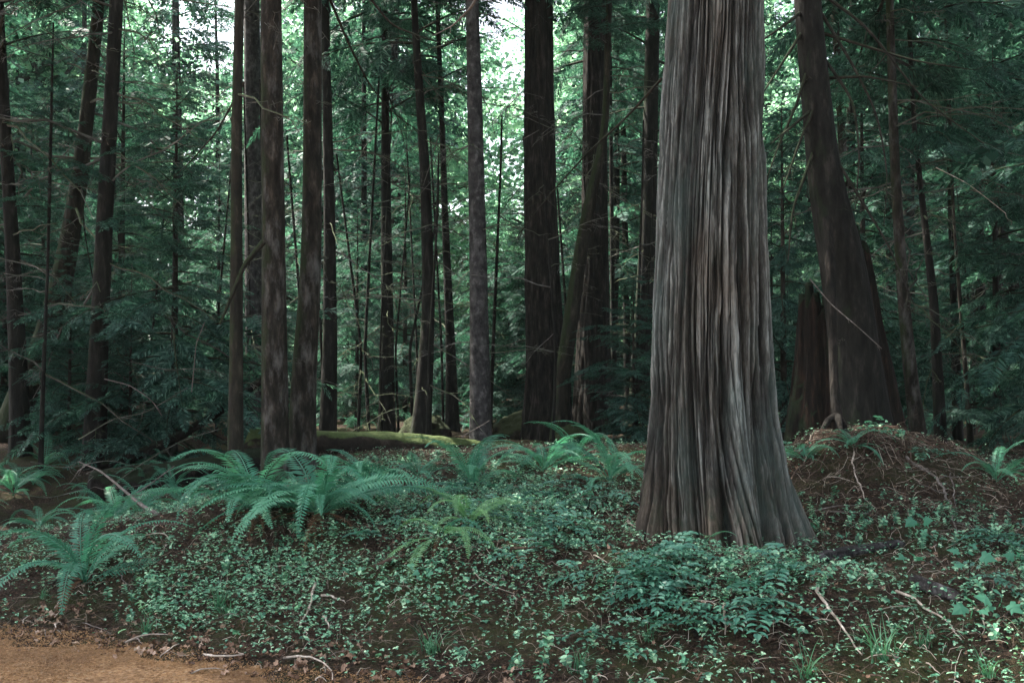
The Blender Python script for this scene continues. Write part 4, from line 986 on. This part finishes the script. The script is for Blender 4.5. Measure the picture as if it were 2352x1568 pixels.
for k in range(26):
    a = random.uniform(0, 2*pi); r_ = random.uniform(.15, .5); c0 = np.array([3.45+r_*cos(a), 9.5+r_*sin(a)]); l = random.uniform(.4, 1.1); a2 = random.uniform(pi, 2*pi) if random.random() < .8 else a
    c1 = c0+l*np.array([cos(a2), sin(a2)]); q = [pix(np.array([x, y, float(ground(x, y))])) for x, y in (c0, (c0+c1)/2+np.random.default_rng(k).normal(0, .05, 2), c1)]
    stick('bare root or dead branch draped over the twig mound', q, random.uniform(.003, .009), M_STICKD, .02, 'dead_branch', 'roots and dead branches on the twig mound', 3)
for k in range(14):
    a = random.uniform(pi, 2*pi); r_ = random.uniform(.2, 1.1); x, y = 3.3+r_*cos(a), 9.7+r_*sin(a)*.9
    plant(PP, 'pinnate_plant', 'small leafy plant growing on the twig mound', 'plant', (x, y, float(ground(x, y))), 'leafy plants on the twig mound', random.uniform(.5, .9))
# bare fallen branch in the hollow, raised off the ground
def free_branch(label, pts, d0, d1, r0, m=M_TWIGG, tw=10, name='fallen_branch', r1=.004):
    o = thing(name, label, 'branch', at(*pts[0], d0)); limb(o, np.array(o.location), pts, d0, d1, r0, r1, m, 'branch_wood', tw)
free_branch('bare grey fallen branch slanting across the hollow on the left', [(400, 1198), (330, 1165), (290, 1130), (230, 1080), (180, 1060)], 8.6, 10, .022, tw=12)
free_branch('second bare twiggy branch behind the slanting one', [(300, 1140), (340, 1115), (400, 1070)], 9.3, 9.9, .008, tw=6)
free_branch('pale hooked dead branch beside the leaning dead trunk', [(440, 900), (445, 850), (450, 790), (470, 740)], 12, 12, .007, tw=4)
free_branch('thin arched dead branch in the shade on the left', [(240, 870), (300, 885), (350, 920), (372, 955)], 12, 12, .008, tw=6)
free_branch('green mossy branch hanging beside the slim mossy trunk', [(605, 555), (560, 610), (540, 660), (515, 720), (505, 745)], 9.8, 9.6, .03, M_BARKM, 3, r1=.012)
free_branch('long thin branch reaching over the log toward the pale trunk', [(1060, 1003), (1100, 980), (1125, 965)], 13, 13, .008, tw=1)
for k, (pts, lb) in enumerate([([(250, 1120), (330, 1060), (420, 1010), (520, 980)], 'lowest of the bare branches in the dark hollow'), ([(180, 1010), (260, 960), (330, 950), (430, 890)], 'long bare branch in the dark left of the leaning dead trunk'),
    ([(70, 1060), (150, 1075), (250, 1055), (330, 1075)], 'bare branch lying level in the dark at the left'), ([(540, 880), (575, 878), (610, 900), (640, 905)], 'thin pale arched twig behind the slim mossy trunk'),
    ([(300, 830), (380, 850), (460, 845), (520, 860)], 'thin horizontal dead branch above the leaning dead trunk'), ([(20, 1130), (110, 1145), (200, 1120), (300, 1150)], 'twiggy dead branch at the bottom of the dark hollow')]):
    free_branch(lb, pts, 11, 11.8, .0065, M_DEADTW, 9)
# long bare branches of the near canopy hanging in at the top
free_branch('long bare branch hanging from the canopy left of centre', [(750, -20), (800, 100), (850, 200), (915, 270), (960, 300)], 9.5, 12, .016, M_TWIG, 10, 'hanging_branch')
free_branch('long bare branch sweeping from top centre to the left', [(830, -30), (900, 60), (1010, 100), (1060, 90)], 9.5, 10, .014, M_TWIG, 10, 'hanging_branch')
free_branch('lichen draped branch hanging in at the top centre', [(1110, -30), (1080, 20), (1040, 60), (1000, 80)], 9.5, 10, .018, M_TWIGG, 8, 'hanging_branch')
free_branch('long bare branch reaching left from the great cedar', [(1520, 180), (1440, 270), (1350, 350), (1260, 450), (1190, 540)], 8.5, 10, .013, M_TWIG, 16, 'hanging_branch')
free_branch('bare branch sweeping down from the upper left', [(560, 190), (500, 300), (430, 380), (380, 420)], 10, 10, .014, M_TWIG, 10, 'hanging_branch')
free_branch('thin pale twig arching on the right', [(2150, 385), (2220, 420), (2260, 450), (2310, 490)], 10, 10, .005, M_STICK, 2, 'hanging_branch')
free_branch('thin stem arching in front of the stump', [(1860, 640), (1910, 700), (1970, 750), (2025, 800)], 9.4, 9.4, .006, M_TWIGG, 2, 'hanging_branch')

# ------------------------------------------------------------------ air
hm = bpy.data.materials.new('haze'); hm.use_nodes = True; t_ = hm.node_tree; t_.nodes.remove(t_.nodes['Principled BSDF'])
pv = t_.nodes.new('ShaderNodeVolumePrincipled'); pv.inputs['Color'].default_value = (.80, .95, .93, 1); pv.inputs['Density'].default_value = .0003
t_.links.new(pv.outputs[0], t_.nodes['Material Output'].inputs['Volume'])
bx = np.array([(x, y, z) for z in (-3.5, 45) for (x, y) in ((-265, -125), (265, -125), (265, 335), (-265, 335))], float)
hz = link('haze', MB().add(bx, np.array([(0, 3, 2, 1), (4, 5, 6, 7), (0, 1, 5, 4), (1, 2, 6, 5), (2, 3, 7, 6), (3, 0, 4, 7)])).mesh('haze', hm))
kind(hz, 'stuff', 'thin pale air between the trees', 'haze')
cy.volume_bounces = 0; cy.volume_step_rate = 10
